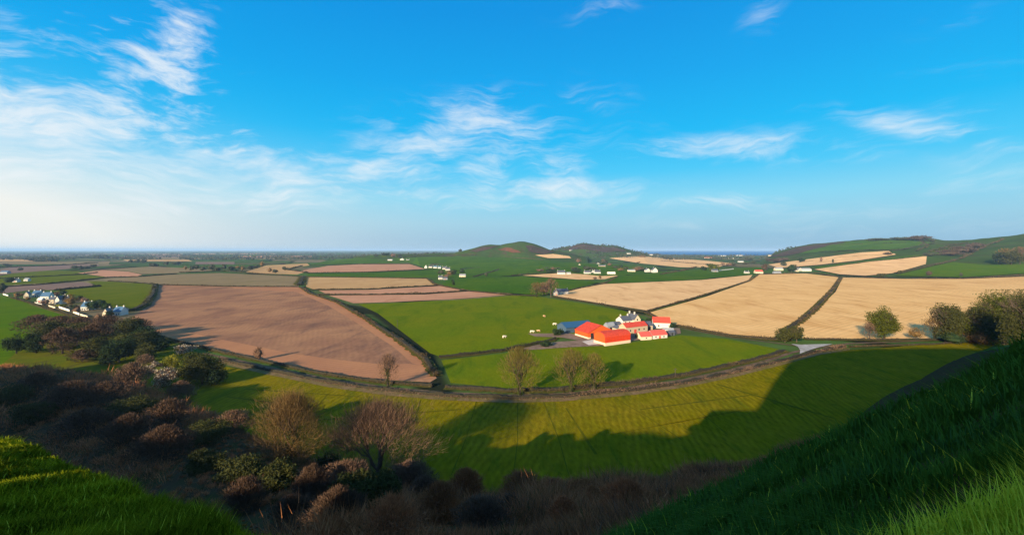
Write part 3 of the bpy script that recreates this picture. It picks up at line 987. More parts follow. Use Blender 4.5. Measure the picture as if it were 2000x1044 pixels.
hedge('dark hedge below the green pasture running up to the farm yard', [(858, 699), (920, 693), (980, 686), (1040, 674), (1085, 663)], 2.2, 2.6, HEDGE_DARK)
hedge('short thick dark hedge between the khaki and fawn fields', [(592, 541), (585, 557)], 3.5, 9, HEDGE_DARK)
hedge('straight hedge across the top of the red ploughed field', [(305, 556), (450, 559.5), (583, 560)], 2.2, 2.6)
hedge('curved dark hedge at the corner of the olive field behind the blue roofed houses', [(304, 556), (299, 575), (284, 596), (262, 607), (230, 610)], 3.6, 4.5, HEDGE_DARK)
hedge('upper dark hedge line across the fawn and pink strips', [(608, 566), (720, 565), (862, 557)], 2.4, 2.8)
hedge('lower dark hedge line across the pink strips', [(622, 575.5), (720, 576), (830, 574), (915, 568)], 2.6, 3.0)
hedge('hedge along the far side of the fawn strip beside the thick dark hedge', [(596, 540.5), (700, 542), (835, 543.5)], 2.2, 3)
hedge('hedge sloping from the fawn strip down to the pasture corner', [(835, 544), (850, 556), (912, 568), (1000, 576.5), (1048, 578.5)], 2.2, 3)
hedge('long hedge below the first two tan fields behind the farm', [(1080, 580), (1180, 596), (1262, 611), (1312, 635), (1420, 656), (1500, 664), (1545, 665)], 2.2, 3, HEDGE)
hedge('thin hedge running diagonally between the left and middle tan fields', [(1264, 608), (1370, 578), (1462, 549), (1480, 537)], 1.8, 2.6)
hedge('bushy hedge running up between the middle and right tan fields', [(1535, 646), (1560, 629), (1590, 606), (1625, 568), (1642, 543)], 2.4, 3.4, HEDGE)
hedge('straight brown hedge along the top of the right tan field', [(1484, 536), (1560, 534), (1600, 534), (1640, 541.5), (1760, 544.5), (1880, 544.5), (2040, 535)], 2.6, 3.6)
hedge('hedge between the pale left tan field and the far green field', [(1100, 571), (1130, 563.5), (1180, 554), (1205, 541)], 2.2, 3)
hedge('long hedge line above the village crossing the olive fields', [(-20, 562), (75, 556), (150, 549), (212, 541.5), (270, 540.5), (345, 534.5)], 2.6, 3.6, HEDGE_DARK)
hedge('short hedge behind the village along the mauve strip', [(108, 567), (150, 563), (197, 559)], 3.2, 4, HEDGE_DARK)
hedge('hedge along the top of the olive field behind the village', [(212, 549), (262, 551.5), (303, 555.5)], 2.4, 3, HEDGE_DARK)
hedge('hedge between the far pink field and the green strip', [(600, 533.3), (720, 531.5), (850, 526)], 2.6, 4)
hedge('dark hedge joining the far fawn field to the far pink field', [(590, 519), (560, 526.5), (600, 532)], 3, 5, HEDGE_DARK)
hedge('hedge above the far pink field', [(605, 518.5), (700, 515.5), (800, 514.8)], 3, 5, HEDGE_DARK)
hedge('hedge along the far side of the khaki stubble field', [(350, 532), (440, 529), (520, 536), (593, 540.5)], 2.4, 4)
hedge('hedge across the middle of the far olive grass at the left edge', [(-20, 545), (60, 541), (160, 536), (190, 532)], 2.6, 4, HEDGE_DARK)
hedge('tan hedge beside the road along the bright green field at far left', [(20, 581), (60, 592), (90, 602), (130, 613), (170, 625)], 1.6, 2.4)
hedge('thin hedge across the upper tan field on the right hill', [(1560, 513), (1620, 507), (1745, 499)], 2.2, 3.5)
hedge('dark hedge along the top of the lower tan field on the right hill', [(1596, 526), (1700, 511.5), (1808, 500)], 3, 5, HEDGE_DARK)
hedge('bushy brown hedge climbing the right hill beside the bright grass', [(1752, 534), (1804, 522), (1826, 517), (1851, 512), (1875, 505.5), (1898, 495)], 4, 6)
hedge('dark hedge across the green slope near the top of the right hill', [(1600, 492), (1680, 489.5), (1753, 488.5), (1823, 476)], 4, 6, HEDGE_DARK)
hedge('dark hedge in front of the far white houses in the middle', [(900, 526), (1000, 521), (1060, 519), (1130, 521)], 4, 8, HEDGE_DARK)
hedge('hedge above the pale strip left of the white houses', [(1000, 538), (1060, 533.5), (1100, 532)], 2.6, 5)
hedge('hedge across the far green rise left of the first hill', [(780, 502.5), (850, 499.5), (930, 498.5)], 4, 8, HEDGE_DARK)
hedge('hedge between two far tan fields by the sea', [(1240, 514), (1290, 506), (1310, 502)], 3, 6)
hedge('hedge across the pale field right of the white houses', [(1290, 509), (1360, 515), (1420, 519)], 3, 6)
hedge('dark hedge above the olive grass at the far left', [(-10, 522.5), (100, 519), (190, 513.5)], 4, 8, HEDGE_DARK)


hedge('short dark hedge across the green skyline field of the right hill', [(1640, 479), (1700, 477), (1770, 474)], 3.5, 6, HEDGE_DARK)
hedge('dark hedge dropping from the skyline wood of the right hill', [(1800, 471), (1812, 480), (1790, 490)], 3.5, 6, HEDGE_DARK)
hedge('brown hedge on the open slope above the clump of the right hill', [(1900, 493), (1932, 477), (1960, 467)], 3.5, 6)
hedge('dark hedge on the green slope left of the brown thicket of the right hill', [(1815, 492), (1850, 481), (1890, 474)], 3.5, 6, HEDGE_DARK)
hedge('hedge across the green rise under the first far hill', [(900, 508), (980, 505), (1060, 508)], 3.5, 7, HEDGE_DARK)
hedge('hedge dividing the green fields left of the pale strip', [(925, 541), (960, 531), (985, 523)], 3, 5, HEDGE_DARK)
hedge('hedge dividing the far green field under the bright pair of houses', [(1290, 536), (1330, 529), (1360, 521)], 3, 5)

# ---------- trees
def clumps(rng, n, W, H, z0, flat=0.0):
    """clump centres spread through a crown box of width W between z0 and H"""
    p = rng.normal(size=(n, 3))
    p /= np.linalg.norm(p, axis=1)[:, None]
    r = rng.random(n) ** .45
    p *= r[:, None] * .86
    p[:, 0] *= W / 2
    p[:, 1] *= W / 2
    p[:, 2] = p[:, 2] * (H - z0) / 2 + (H + z0) / 2
    return p


def branch(mb, rng, a, d, L, r, lev, tips, spread=.55, sides=5):
    b = a + d * L
    mid = a + d * L * .5 + Vector(rng.normal(size=3) * L * .05)
    mb.tube(a, mid, r, r * .8, sides)
    mb.tube(mid, b, r * .8, r * .62, sides)
    if lev == 0:
        tips.append((b, d))
        return
    n = 2 + (rng.random() < .55) + (lev > 2)
    for i in range(n):
        q = Vector(rng.normal(size=3))
        q = (q - d * q.dot(d)).normalized()
        nd = (d + q * (spread * (.6 + .8 * rng.random())) + Vector((0, 0, .12))).normalized()
        branch(mb, rng, b, nd, L * (.62 + .22 * rng.random()), r * .58, lev - 1, tips, spread, max(3, sides - 1))


def lump(rng, rx, rz, zc, sub):
    """uneven closed heart of a dense crown, as loose triangles"""
    bm = bmesh.new()
    bmesh.ops.create_icosphere(bm, subdivisions=sub, radius=1)
    ph = rng.random(6) * 6.28
    out = []
    for v in bm.verts:
        c = v.co
        k = 1 + .16 * math.sin(c.x * 3.1 + ph[0]) * math.sin(c.y * 3.3 + ph[1]) + .14 * math.sin(c.z * 4.1 + ph[2] + c.x * 2) + .10 * rng.normal()
        v.co = Vector((c.x * rx * k, c.y * rx * k, c.z * rz * k + zc))
    for f in bm.faces:
        out.append([tuple(v.co) for v in f.verts])
    bm.free()
    return np.array(out)


def tree(label, px, py, hpx, wpx, kind='bare', name='tree', cat='tree', group=None, lod=None, zsink=0.0, seed=0, wood=False):
    p = pix(px, py)
    mp = p.y / F
    H, Wd = hpx * mp, wpx * mp
    H = max(H, .8)
    rng = np.random.default_rng(int(px * 13 + py * 7 + seed))
    root = empty(name, (p.x, p.y, p.z - zsink))
    tag(root, label, cat, group)
    px_area = hpx * wpx
    twig = {'bare': TWIG, 'gold': TWIG_GOLD, 'orange': TWIG_ORANGE, 'pale': SCRUBT2, 'pink': TWIG_PINK, 'dim': SCRUBT, 'rose': SCRUBT2, 'ivy': TWIG, 'leaf': LEAF, 'dark': DARKLEAF, 'olive': OLIVELEAF,
            'blossom': BLOSSOM, 'heath': FARBROWN, 'yellow': YELLOWLEAF, 'far': FARLEAF}[kind]
    if wood and not (kind in ('dark', 'olive')):
        twig = WOODT
    leafy = kind in ('heath', 'leaf', 'dark', 'olive', 'yellow', 'far', 'blossom')
    shrub = name in ('bush', 'shrub')
    far_t = hpx < 26
    z0 = H * (.02 if shrub else (.05 if far_t else (.10 if hpx < 100 else -.05)))
    bark = BARK_PALE if kind in ('pale', 'blossom') else BARK
    mb = MB()
    tips = []
    r0 = H * (.018 if shrub else .026)
    if far_t:
        mb.tube((0, 0, -.3), (0, 0, H * .6), r0 * 1.3, r0 * .6, 5)
        for i in range(4):
            a = i * 1.57 + rng.random()
            mb.tube((0, 0, H * (.25 + .08 * i)), (math.cos(a) * Wd * .3, math.sin(a) * Wd * .3, H * (.55 + .09 * i)), r0 * .6, r0 * .2, 4)
    else:
        th = H * (.05 if shrub else .2)
        mb.tube((0, 0, -.6), (0, 0, th * .3), r0 * 1.7, r0 * 1.2, 7)
        mb.tube((0, 0, th * .3), (0, 0, th), r0 * 1.2, r0, 7)
        n = 7 if shrub else 5
        for i in range(n):
            a = 2 * math.pi * (i + rng.random() * .6) / n
            el_ = (.5 if i else 1.0)
            sx = Wd / H
            d = Vector((math.cos(a) * sx * .8 * el_ if i else .1, math.sin(a) * sx * .8 * el_ if i else .05, 1)).normalized()
            branch(mb, rng, Vector((0, 0, th)), d, H * .25, r0 * .6, 4 if hpx > 110 else 3, tips, .5)
    mb.build('trunk', bark, root)
    # crown
    core = None
    if far_t:
        core = lump(rng, Wd * .30, (H - z0) * .34, (H + z0) / 2, 2)
    nc = 14 if far_t else (46 if leafy else 40)
    C = clumps(rng, nc, Wd, H, z0)
    if not leafy and not far_t:
        # flatten the foot of the crown, keep the dome
        C[:, 2] = np.clip(C[:, 2], z0 + .02 * H, H)
    cover = px_area * .26                     # pixels of the 1024 render the crown fills
    if leafy:
        ls = max(.16, 1.15 * mp) if not far_t else max(.3, .9 * mp)
        n = int(np.clip(cover * 13, 120, 16000))
        ci = rng.integers(0, nc, n)
        rad = np.array([Wd * .095, Wd * .095, (H - z0) * .095])
        pts = C[ci] + np.clip(rng.normal(size=(n, 3)), -1.5, 1.5) * rad
        V = tris_cloud(rng, pts, ls * (0.6 + .9 * rng.random(n)), 0.2, 1.1)
        if kind == 'blossom':
            sel = rng.random(n) < .5
            raw('blossom', V[sel].reshape(-1, 3), 3, BLOSSOM, root)['kind'] = 'stuff'
            raw('twigs', V[~sel].reshape(-1, 3), 3, TWIG, root)['kind'] = 'stuff'
        else:
            raw('crown', (np.concatenate([core, V]) if core is not None else V).reshape(-1, 3), 3, twig, root)['kind'] = 'stuff'
    else:
        L = H * (.085 if not far_t else .16)
        wd = max(.016, (.5 if (shrub or wood) else (.23 if hpx > 110 else .34)) * mp)
        n = int(np.clip((1.25 if hpx > 110 else 1) * cover * (8.0 if ((shrub and kind != 'pale') or wood) else (4.6 if hpx > 110 and kind != 'pale' else (2.0 if kind in ('gold', 'ivy', 'pale') else 3.4))), 110, 26000))
        ctr = np.array([0, 0, .12 * H])
        if tips and not far_t:
            T = np.array([tuple(t[0]) for t in tips])
            src = np.concatenate([C, T])
        else:
            src = C
        ci = rng.integers(0, len(src), n)
        pts = src[ci] + rng.normal(size=(n, 3)) * np.array([Wd * .085, Wd * .085, (H - z0) * .075])
        # a rounded dome that reaches low, thinned where the clumps leave gaps
        lo = .04 if (shrub or wood or hpx > 110) else .14
        zt = lo + (1 - lo) * rng.random(n) ** (1.25 if hpx > 110 else .8)
        Rz = np.where(zt > .42, np.sqrt(np.clip(1 - ((zt - .42) / .58) ** 2, 0, 1)), .55 + .45 * zt / .42) * Wd / 2
        aa = rng.random(n) * 6.283
        rr_ = Rz * rng.random(n) ** .42 * (1 + .17 * np.sin(aa * 3 + zt * 9 + px) + .13 * np.sin(aa * 5 - zt * 13 + py) + (.12 * np.sin(zt * 6 + px) if shrub else 0))
        dome = np.stack([np.cos(aa) * rr_, np.sin(aa) * rr_, zt * H], 1)
        pts = np.where((rng.random(n) < .62)[:, None], dome, pts)
        gapn = np.sin(pts[:, 0] * 7 / Wd + 1) * np.sin(pts[:, 1] * 8 / Wd + 2) * np.sin(pts[:, 2] * 9 / H)
        pts = pts[gapn + rng.random(n) > .12]
        e = 0 if True else ((pts[:, 0] / (Wd * .52)) ** 2 + (pts[:, 1] / (Wd * .52)) ** 2 + ((pts[:, 2] - (H + z0) / 2) / ((H - z0) * .53)) ** 2)
        pts = pts[pts[:, 2] > -.02 * H]
        n = len(pts)
        d = pts - ctr
        d /= np.linalg.norm(d, axis=1)[:, None] + 1e-6
        d = d + rng.normal(size=(n, 3)) * .45 + np.array([0, 0, .25])
        d /= np.linalg.norm(d, axis=1)[:, None]
        sd = np.cross(d, rng.normal(size=(n, 3)))
        sd /= np.linalg.norm(sd, axis=1)[:, None] + 1e-6
        ll = (L * (.5 + rng.random(n)))[:, None]
        ww = (wd * (.6 + .8 * rng.random(n)))[:, None]
        V = np.stack([pts - sd * ww, pts + sd * ww, pts + d * ll], 1)
        raw('twigs', (np.concatenate([core, V]) if core is not None else V).reshape(-1, 3), 3, twig, root)['kind'] = 'stuff'
        if kind in ('ivy', 'gold', 'orange') and not far_t:
            n = int(np.clip(cover * 1.9, 250, 4000))
            z = rng.random(n) * H * (.62 if kind == 'ivy' else .55)
            rr = (.30 if kind == 'ivy' else .2) * Wd * (.35 + .65 * np.clip((z / H - .2) / .35, 0, 1)) * rng.random(n) ** .5
            a = rng.random(n) * 6.283
            lob = .6 + .5 * np.sin(a * 3 + z * .8)
            pts = np.stack([np.cos(a) * rr * lob, np.sin(a) * rr * lob, z], 1)
            V = tris_cloud(rng, pts, max(.18, .9 * mp) * (0.6 + .8 * rng.random(n)), .1, 1)
            raw('ivy', V.reshape(-1, 3), 3, IVY, root)['kind'] = 'stuff'
    return root


# mid-distance trees
tree('bare tree with an ivy thick trunk at the bottom edge of the red ploughed field', 757, 755, 62, 44, 'ivy')
tree('small bare tree in the hedge on the left part of the red field edge', 505, 703, 24, 20, 'bare')
tree('round bare tree with greenish buds left of the pair below the farm', 1015, 773, 92, 84, 'gold')
tree('left of two round budding trees standing together below the farm', 1115, 765, 80, 74, 'gold')
tree('right and smaller of two round budding trees below the farm', 1160, 762, 70, 52, 'gold', seed=3)
tree('broad bare tree in the shade at the hill foot, largest of all', 738, 950, 158, 222, 'bare', seed=5)
tree('orange brown tree with ivy leaves left of the broad bare tree', 570, 905, 128, 128, 'orange')
tree('pale leafless shrub with branching stems at the bottom edge', 765, 1085, 112, 118, 'pale', 'shrub', 'shrub')
tree('lone ivy green tree with a bare twig halo under the right tan field', 1727, 664, 64, 54, 'leaf')
tree('bare small tree left of the lone green tree on the right', 1698, 664, 34, 26, 'pink')
tree('small rounded green tree by the road junction', 1556, 668, 32, 28, 'olive')
tree('leaning bushy tree left of the road junction tree', 1533, 668, 28, 32, 'olive', seed=2)
tree('low twiggy sapling between the lone tree and the dark trees on the right', 1788, 663, 22, 26, 'orange')
tree('tall ivy clad tree left of the evergreen group on the right', 1848, 668, 76, 52, 'olive')
tree('golden bare tree touching the tall ivy clad tree', 1826, 664, 46, 36, 'orange', seed=1)
tree('yellow green bushy tree between the ivy clad tree and the evergreens', 1886, 668, 52, 40, 'leaf', seed=1)
tree('smaller evergreen with a notch at the left of the right group', 1922, 668, 72, 44, 'olive', seed=4)
tree('tallest dark evergreen at the right edge', 1962, 672, 104, 84, 'leaf', seed=4)
tree('broad dark evergreen cut by the right edge of the picture', 2004, 676, 110, 74, 'olive', seed=6)
tree('olive evergreen under the tallest one at the right edge', 1940, 674, 60, 46, 'olive', seed=8)
tree('brown rounded bush tree left of the dark slate cottage', 1048, 580, 28, 34, 'orange', seed=3)
tree('taller brown tree next to the dark slate cottage', 1076, 580, 35, 30, 'bare', seed=3)
tree('small brown tree behind the brown bush tree by the pasture corner', 1062, 577, 24, 30, 'pink', seed=9)
tree('dark ivy tree in the middle of the right row, behind the yellow green one', 1866, 664, 62, 46, 'olive', seed=21)
tree('dark leaning evergreen between the yellow green tree and the notched evergreen', 1905, 667, 66, 44, 'olive', seed=22)
tree('low dark bush at the foot of the tall ivy clad tree', 1858, 671, 22, 40, 'dark', 'bush', 'bush')
tree('low brown bush at the foot of the notched evergreen', 1912, 672, 24, 46, 'orange', 'bush', 'bush')
tree('dark tall evergreen behind the tallest one at the right edge', 1985, 664, 100, 60, 'olive', seed=24)
# left wood and bushes
LB = [('dark round evergreen tree, left of the pair in the left green field', 32, 690, 38, 38, 'dark'), ('dark round evergreen tree, right of the pair in the left green field', 71, 689, 42, 38, 'dark'),
      ('grey brown thicket tree at the left end of the wood', 72, 650, 34, 66, 'bare'), ('brown bushy tree behind the dark evergreen pair', 100, 668, 44, 50, 'olive'),
      ('bare tree at the left crest of the wood, above the evergreen pair', 118, 652, 34, 70, 'bare'), ('brown rounded tree in front of the left wood', 122, 690, 48, 52, 'pink'),
      ('bare tree on the crest of the left wood', 160, 652, 32, 66, 'bare'), ('olive tree in the middle of the left wood', 150, 675, 46, 56, 'olive'),
      ('dark bare tree above the grass gap in the left wood', 190, 678, 46, 60, 'bare'), ('ivy green tree in the centre of the left wood', 188, 702, 42, 44, 'olive'),
      ('brown tree on the skyline of the left wood near the last house', 208, 652, 34, 70, 'bare'), ('green tinted tree at the right top of the left wood', 248, 662, 44, 50, 'olive'),
      ('brown bare tree on the top right of the left wood', 268, 655, 32, 50, 'bare'), ('dark bush where the left wood meets the red field', 285, 676, 38, 60, 'dark'),
      ('dark green tree in the lower part of the left wood', 232, 706, 48, 58, 'dark'), ('dark tree in the right half of the left wood', 262, 690, 44, 60, 'olive'),
      ('brown tree at the end of the left wood beside the red field hedge', 312, 684, 26, 46, 'dark'), ('low brown bush tree at the foot of the centre of the wood', 160, 706, 22, 44, 'bare'),
      ('dark low tree between the centre and the lower part of the wood', 210, 712, 26, 36, 'dark')]
for l, x, y, h, w, k in LB:
    tree(l, x, y, h, w, k, wood=True)
SB = [('brown rounded bush standing alone in the grass by the hedge corner', 282, 708, 40, 42, 'olive'), ('lower brown bush against the lone rounded bush', 284, 718, 26, 34, 'pink'),
      ('yellow green bush among the white blossom', 336, 722, 30, 34, 'yellow'), ('white blossoming blackthorn nearest the red field', 358, 690, 20, 44, 'blossom'),
      ('white blossoming blackthorn below the yellow green bush', 322, 755, 40, 44, 'blossom'), ('white blossoming blackthorn at the left of the blossom patch', 298, 728, 22, 30, 'blossom'),
      ('large brown and dark bush at the edge of the meadow', 395, 750, 66, 72, 'olive'), ('small olive bush at the foot of the large meadow bush', 362, 742, 30, 30, 'yellow'),
      ('pinkish bare bush left of the blossom', 258, 760, 50, 60, 'pink'), ('dark bush right of the large meadow bush', 422, 752, 36, 40, 'dark'),
      ('brown bush below the blossom at the top of the scrub', 352, 790, 44, 56, 'bare'), ('russet bush on the scrub slope left of the orange tree', 455, 850, 46, 74, 'bare'),
      ('dark shrub between the orange tree and the broad bare tree', 640, 925, 40, 50, 'dark'), ('pinkish shrub at the shaded meadow edge right of the broad tree', 905, 985, 44, 86, 'rose'),
      ('pinkish shrub in the middle of the shaded meadow edge', 1080, 990, 52, 90, 'rose'), ('dark green shrub between two pinkish shrubs', 1030, 962, 28, 36, 'dark'),
      ('lit pinkish shrub at the right end of the bottom scrub', 1225, 1035, 92, 110, 'rose'), ('brown shrub behind the lit pinkish shrub', 1160, 1005, 50, 90, 'dim'),
     
      ('dark bush by the farm drive end of the long dark hedge', 1066, 677, 12, 26, 'dark'),
      ('dark green bush beside the blue roofed shed', 1088, 655, 15, 26, 'dark'), ('small brown bush in front of the stone barn', 1247, 661, 13, 15, 'olive'),
      ('dark bush at the gable of the right red roofed house', 1312, 641, 12, 14, 'dark'), ('dark bush between the farmhouse and the right red roofed house', 1268, 632, 14, 12, 'dark')]
for l, x, y, h, w, k in SB:
    tree(l, x, y, h, w, k, 'bush', 'bush')
# bushes standing out of the scrub on the slope
rngB = random.Random(31)
SCB = [(20, 790), (75, 770), (140, 800), (205, 790), (265, 815), (330, 835), (395, 865), (60, 830), (170, 850), (250, 870), (320, 900), (400, 920), (470, 935), (540, 960),
       (610, 985), (480, 1000), (570, 1030), (660, 1040), (860, 1020), (940, 1045), (1000, 1020), (1100, 1045), (1180, 1050), (830, 985), (1020, 990), (1140, 1000), (910, 1000), (700, 1000)]
for x, y in SCB:
    h_, w_ = rngB.uniform(38, 66) * (1.25 if y > 960 else 1), rngB.uniform(60, 110)
    k_ = rngB.choice(['bare', 'bare', 'bare', 'olive'] if x < 800 else ['dim', 'dim', 'bare', 'rose'])
    if k_ == 'olive':
        tree('low olive green leafy bush among the bare brown scrub bushes', x, y, h_, w_, k_, 'bush', 'bush', group='green bushes in the hillside scrub', wood=True)
    else:
        tree('bare brown bush rising out of the dark scrub on the slope', x, y, h_, w_, k_, 'bush', 'bush', group='bare bushes in the hillside scrub', wood=x < 800)
tree('low brown bush at the left foot of the broad bare tree', 676, 966, 62, 96, 'bare', 'bush', 'bush')
tree('low brown bush at the right foot of the broad bare tree', 800, 972, 64, 110, 'bare', 'bush', 'bush')
tree('low dark bush in front of the trunk of the broad bare tree', 738, 985, 56, 90, 'olive', 'bush', 'bush')
# village garden and far trees
VT = [('brown garden tree between two white village houses', 88, 596, 12, 20, 'bare'), ('tan garden tree above the white wall', 138, 598, 22, 24, 'orange'), ('dark garden tree behind the middle village house', 152, 588, 12, 14, 'dark'),
      ('yellow green garden bush above the white wall', 118, 600, 8, 20, 'yellow'), ('dark garden trees beside the blue roofed house', 182, 606, 20, 26, 'dark'), ('dark tree behind the blue roofed house', 195, 598, 14, 20, 'dark'),
      ('yellow conifer by the last village house', 200, 604, 14, 10, 'yellow'), ('brown tree in front of the first village house', 36, 582, 12, 22, 'orange'), ('dark tree behind the first village houses', 100, 580, 11, 20, 'dark'),
      ('bare tree behind the pale blue roofs', 78, 573, 10, 18, 'bare'), ('dark tree left of the last village house', 214, 620, 14, 18, 'dark'), ('brown tree below the white wall end', 150, 612, 14, 20, 'bare'),
      ('dark tree at the left edge above the village', 4, 572, 20, 14, 'far'), ('dark row tree beside the far left cottages', 18, 551, 10, 20, 'dark'),
      ('small round tree in the green field beyond the fawn strip', 885, 557, 12, 9, 'dark'), ('small tree on the far green field left of the first hill', 950, 540, 9, 8, 'far'), ('dark tree above the cream house with garden', 902, 534, 9, 12, 'dark'),
      ('brown tree clump by the cream house', 878, 539, 11, 18, 'orange'), ('dark hedge tree in the middle of the far fields', 862, 535, 8, 14, 'far'),
      ('brown hedge tree at the corner of the pale strip', 1172, 546, 10, 8, 'orange'), ('low brown tree left of the pale strip corner', 1162, 546, 6, 12, 'bare'),
      ('round green tree beside the far grey barn', 1394, 530, 17, 22, 'leaf'), ('dark green tree in the hill farm', 1546, 531, 16, 18, 'dark'), ('brown tree left of the hill farm', 1494, 528, 14, 12, 'heath'),
      ('tall hedge tree on the upper tan field of the right hill', 1604, 512, 10, 6, 'bare'), ('second hedge tree on the upper tan field, next to the grass strip', 1627, 514, 9, 4, 'far'),
      ('round bush in the hedge above the right tan field', 1720, 542, 9, 20, 'olive'), ('bush in the bushy brown hedge on the right', 1757, 535, 8, 9, 'olive'), ('pale brown tree in the bright grass of the right hill', 1815, 540, 12, 12, 'heath'),
      ('small stump like tree at the edge of the bright grass on the right', 1877, 541, 9, 6, 'far'), ('orange brown broad tree of the clump on the right hill', 1963, 515, 30, 30, 'orange'), ('grey green tree in front of the clump on the right hill', 1975, 518, 28, 36, 'olive'),
      ('dark tree at the left of the clump on the right hill', 1953, 517, 26, 22, 'dark'), ('brown bare tree at the right edge of the clump on the hill', 1992, 517, 34, 32, 'bare'), ('brown thicket across the right hill, left part', 1858, 500, 14, 46, 'heath'), ('reddish thicket across the right hill, right part', 1885, 494, 15, 46, 'heath'),
      ('brown thicket on top of the thicket band of the right hill', 1906, 485, 12, 30, 'heath'), ('skyline wood clump at the dip of the right hill', 1795, 470, 10, 40, 'heath'), ('single dark tree right of the skyline wood clump', 1822, 472, 7, 12, 'far'),
      ('low skyline wood left of the clump on the right hill', 1762, 469, 7, 40, 'far'), ('thin skyline tree row on the right hill', 1720, 470, 5, 44, 'far'), ('brown thicket below the upper tan field corner', 1735, 498, 6, 16, 'heath'),
      ('dark thicket at the top corner of the lower tan field on the right hill', 1815, 500, 8, 26, 'far'), ('brown wood at the left foot of the right hill', 1520, 512, 10, 40, 'heath'), ('small dark tree above the hill farm', 1565, 512, 9, 14, 'dark')]
VT += [('dark garden tree right of the white gabled village house', 126, 592, 16, 18, 'dark'), ('tall brown tree behind the white gabled village house', 110, 582, 12, 16, 'bare'),
       ('dark shrubby garden left of the bright blue roof', 146, 604, 10, 16, 'dark'), ('brown garden tree in front of the pink cottage', 192, 624, 12, 18, 'bare'), ('dark garden tree behind the pink cottage', 208, 606, 14, 18, 'dark'),
       ('brown hedge tree between the first two village houses', 55, 586, 7, 12, 'orange'), ('dark tree between the village and the mauve strip', 122, 577, 10, 16, 'dark'), ('brown tree above the bright blue roof', 165, 591, 11, 18, 'bare'),
       ('dark wood patch on the far left rise', 90, 511, 7, 40, 'far'), ('dark trees right of the far white houses by the pale strip', 1125, 533, 8, 20, 'dark'), ('dark tree mass behind the white cluster', 1150, 528, 9, 30, 'far'),
       ('brown tree mass left of the bright pair of white houses', 1245, 530, 10, 26, 'bare'), ('dark trees behind the pale house above the white cluster', 1178, 515, 7, 20, 'far'), ('brown trees between the long white building and the grey barn', 1212, 530, 8, 18, 'orange'),
       ('dark trees at the left of the pale strip farmhouse', 1075, 533, 9, 24, 'dark'), ('brown tree band left of the pale strip farmhouse', 1055, 531, 7, 22, 'bare'), ('dark trees behind the far terrace of white houses', 850, 520, 6, 36, 'far'),
       ('dark copse right of the last terrace house', 884, 536, 10, 22, 'dark'), ('brown copse below the far terrace of white houses', 872, 543, 8, 18, 'bare'), ('tree behind the hill farm sheds', 1530, 520, 9, 16, 'far'),
       ('brown trees left of the far white barn', 1425, 520, 8, 18, 'bare'), ('dark trees above the far white barn', 1462, 508, 7, 20, 'far'), ('brown trees on the pale field by the shore', 1255, 503, 6, 24, 'orange'), ('dark copse between the pale shore fields', 1282, 500, 6, 14, 'far')]
for l, x, y, h, w, k in VT:
    tree(l, x, y, h, w, k)
rngT = random.Random(4)
FARROW = [(362, 527), (374, 528), (384, 526), (396, 528), (412, 527), (424, 529), (438, 527), (452, 528), (464, 526), (474, 529), (488, 527), (500, 524), (512, 522), (527, 532), (537, 533), (556, 528)]
for i, (x, y) in enumerate(FARROW):
    tree('hazy tree in the far row along the back of the khaki stubble', x, y, rngT.uniform(7, 13), rngT.uniform(9, 16), rngT.choice(['far', 'bare', 'far', 'orange']), group='far trees behind the khaki stubble')
FARL = [(60, 510), (72, 509), (84, 508), (96, 508.5), (108, 510), (145, 525), (158, 526), (170, 525), (182, 523), (190, 505), (200, 503), (208, 504), (255, 513), (268, 514), (280, 513), (40, 528), (12, 520), (300, 522), (325, 518), (345, 517)]
for i, (x, y) in enumerate(FARL):
    tree('dark hazy tree of the far left plain', x, y, rngT.uniform(5, 9), rngT.uniform(10, 18), 'far', group='far trees on the left plain')
FARC = [(735, 501), (748, 499), (756, 500), (768, 503), (780, 504), (900, 491), (1120, 528), (1130, 530), (1142, 527), (1152, 528), (1178, 512), (1190, 520), (1202, 524), (1214, 523), (1222, 526), (1255, 529), (1250, 525), (1300, 507), (1310, 508), (1430, 520), (1385, 520), (1375, 528), (1412, 518), (1455, 516), (1470, 514), (1500, 511), (1130, 513), (1080, 528), (1090, 527), (1066, 526)]
for i, (x, y) in enumerate(FARC):
    tree('dark tree among the far white houses and fields in the middle', x, y, rngT.uniform(4.5, 9), rngT.uniform(9, 17), rngT.choice(['far', 'far', 'dark', 'bare']), group='far trees among the white houses')

# far woods and hedgerows that nobody could count
rng = np.random.default_rng(11)
P, Z = [], []
for i in range(2000):
    d = 2600 * (10 ** (rng.random() * .75))
    u = rng.uniform(-1.25, .62)
    n = rng.integers(3, 9)
    ang = rng.normal() * .35
    for k in range(n):
        x, y = u * d + k * 16 * math.cos(ang) + rng.normal() * 4, d + k * 16 * math.sin(ang) + rng.normal() * 4
        if math.atan2(x, y) > .1 and y > 5200:
            continue
        P.append((x, y))
        Z.append(rng.uniform(5, 10))
P = np.array(P)
hz = hgt(P[:, 0], P[:, 1])
Vs = []
for k in range(5):
    c = np.stack([P[:, 0], P[:, 1], hz + np.array(Z) * (.25 + .5 * rng.random(len(P)))], 1) + rng.normal(size=(len(P), 3)) * 3
    Vs.append(tris_cloud(rng, c, np.array(Z) * .7, .3, 1.3))
o = raw('woodland', np.concatenate(Vs).reshape(-1, 3), 3, FARLEAF)
tag(o, 'far hazy hedgerows and woods across the plain to the horizon', 'woodland', kind='stuff')


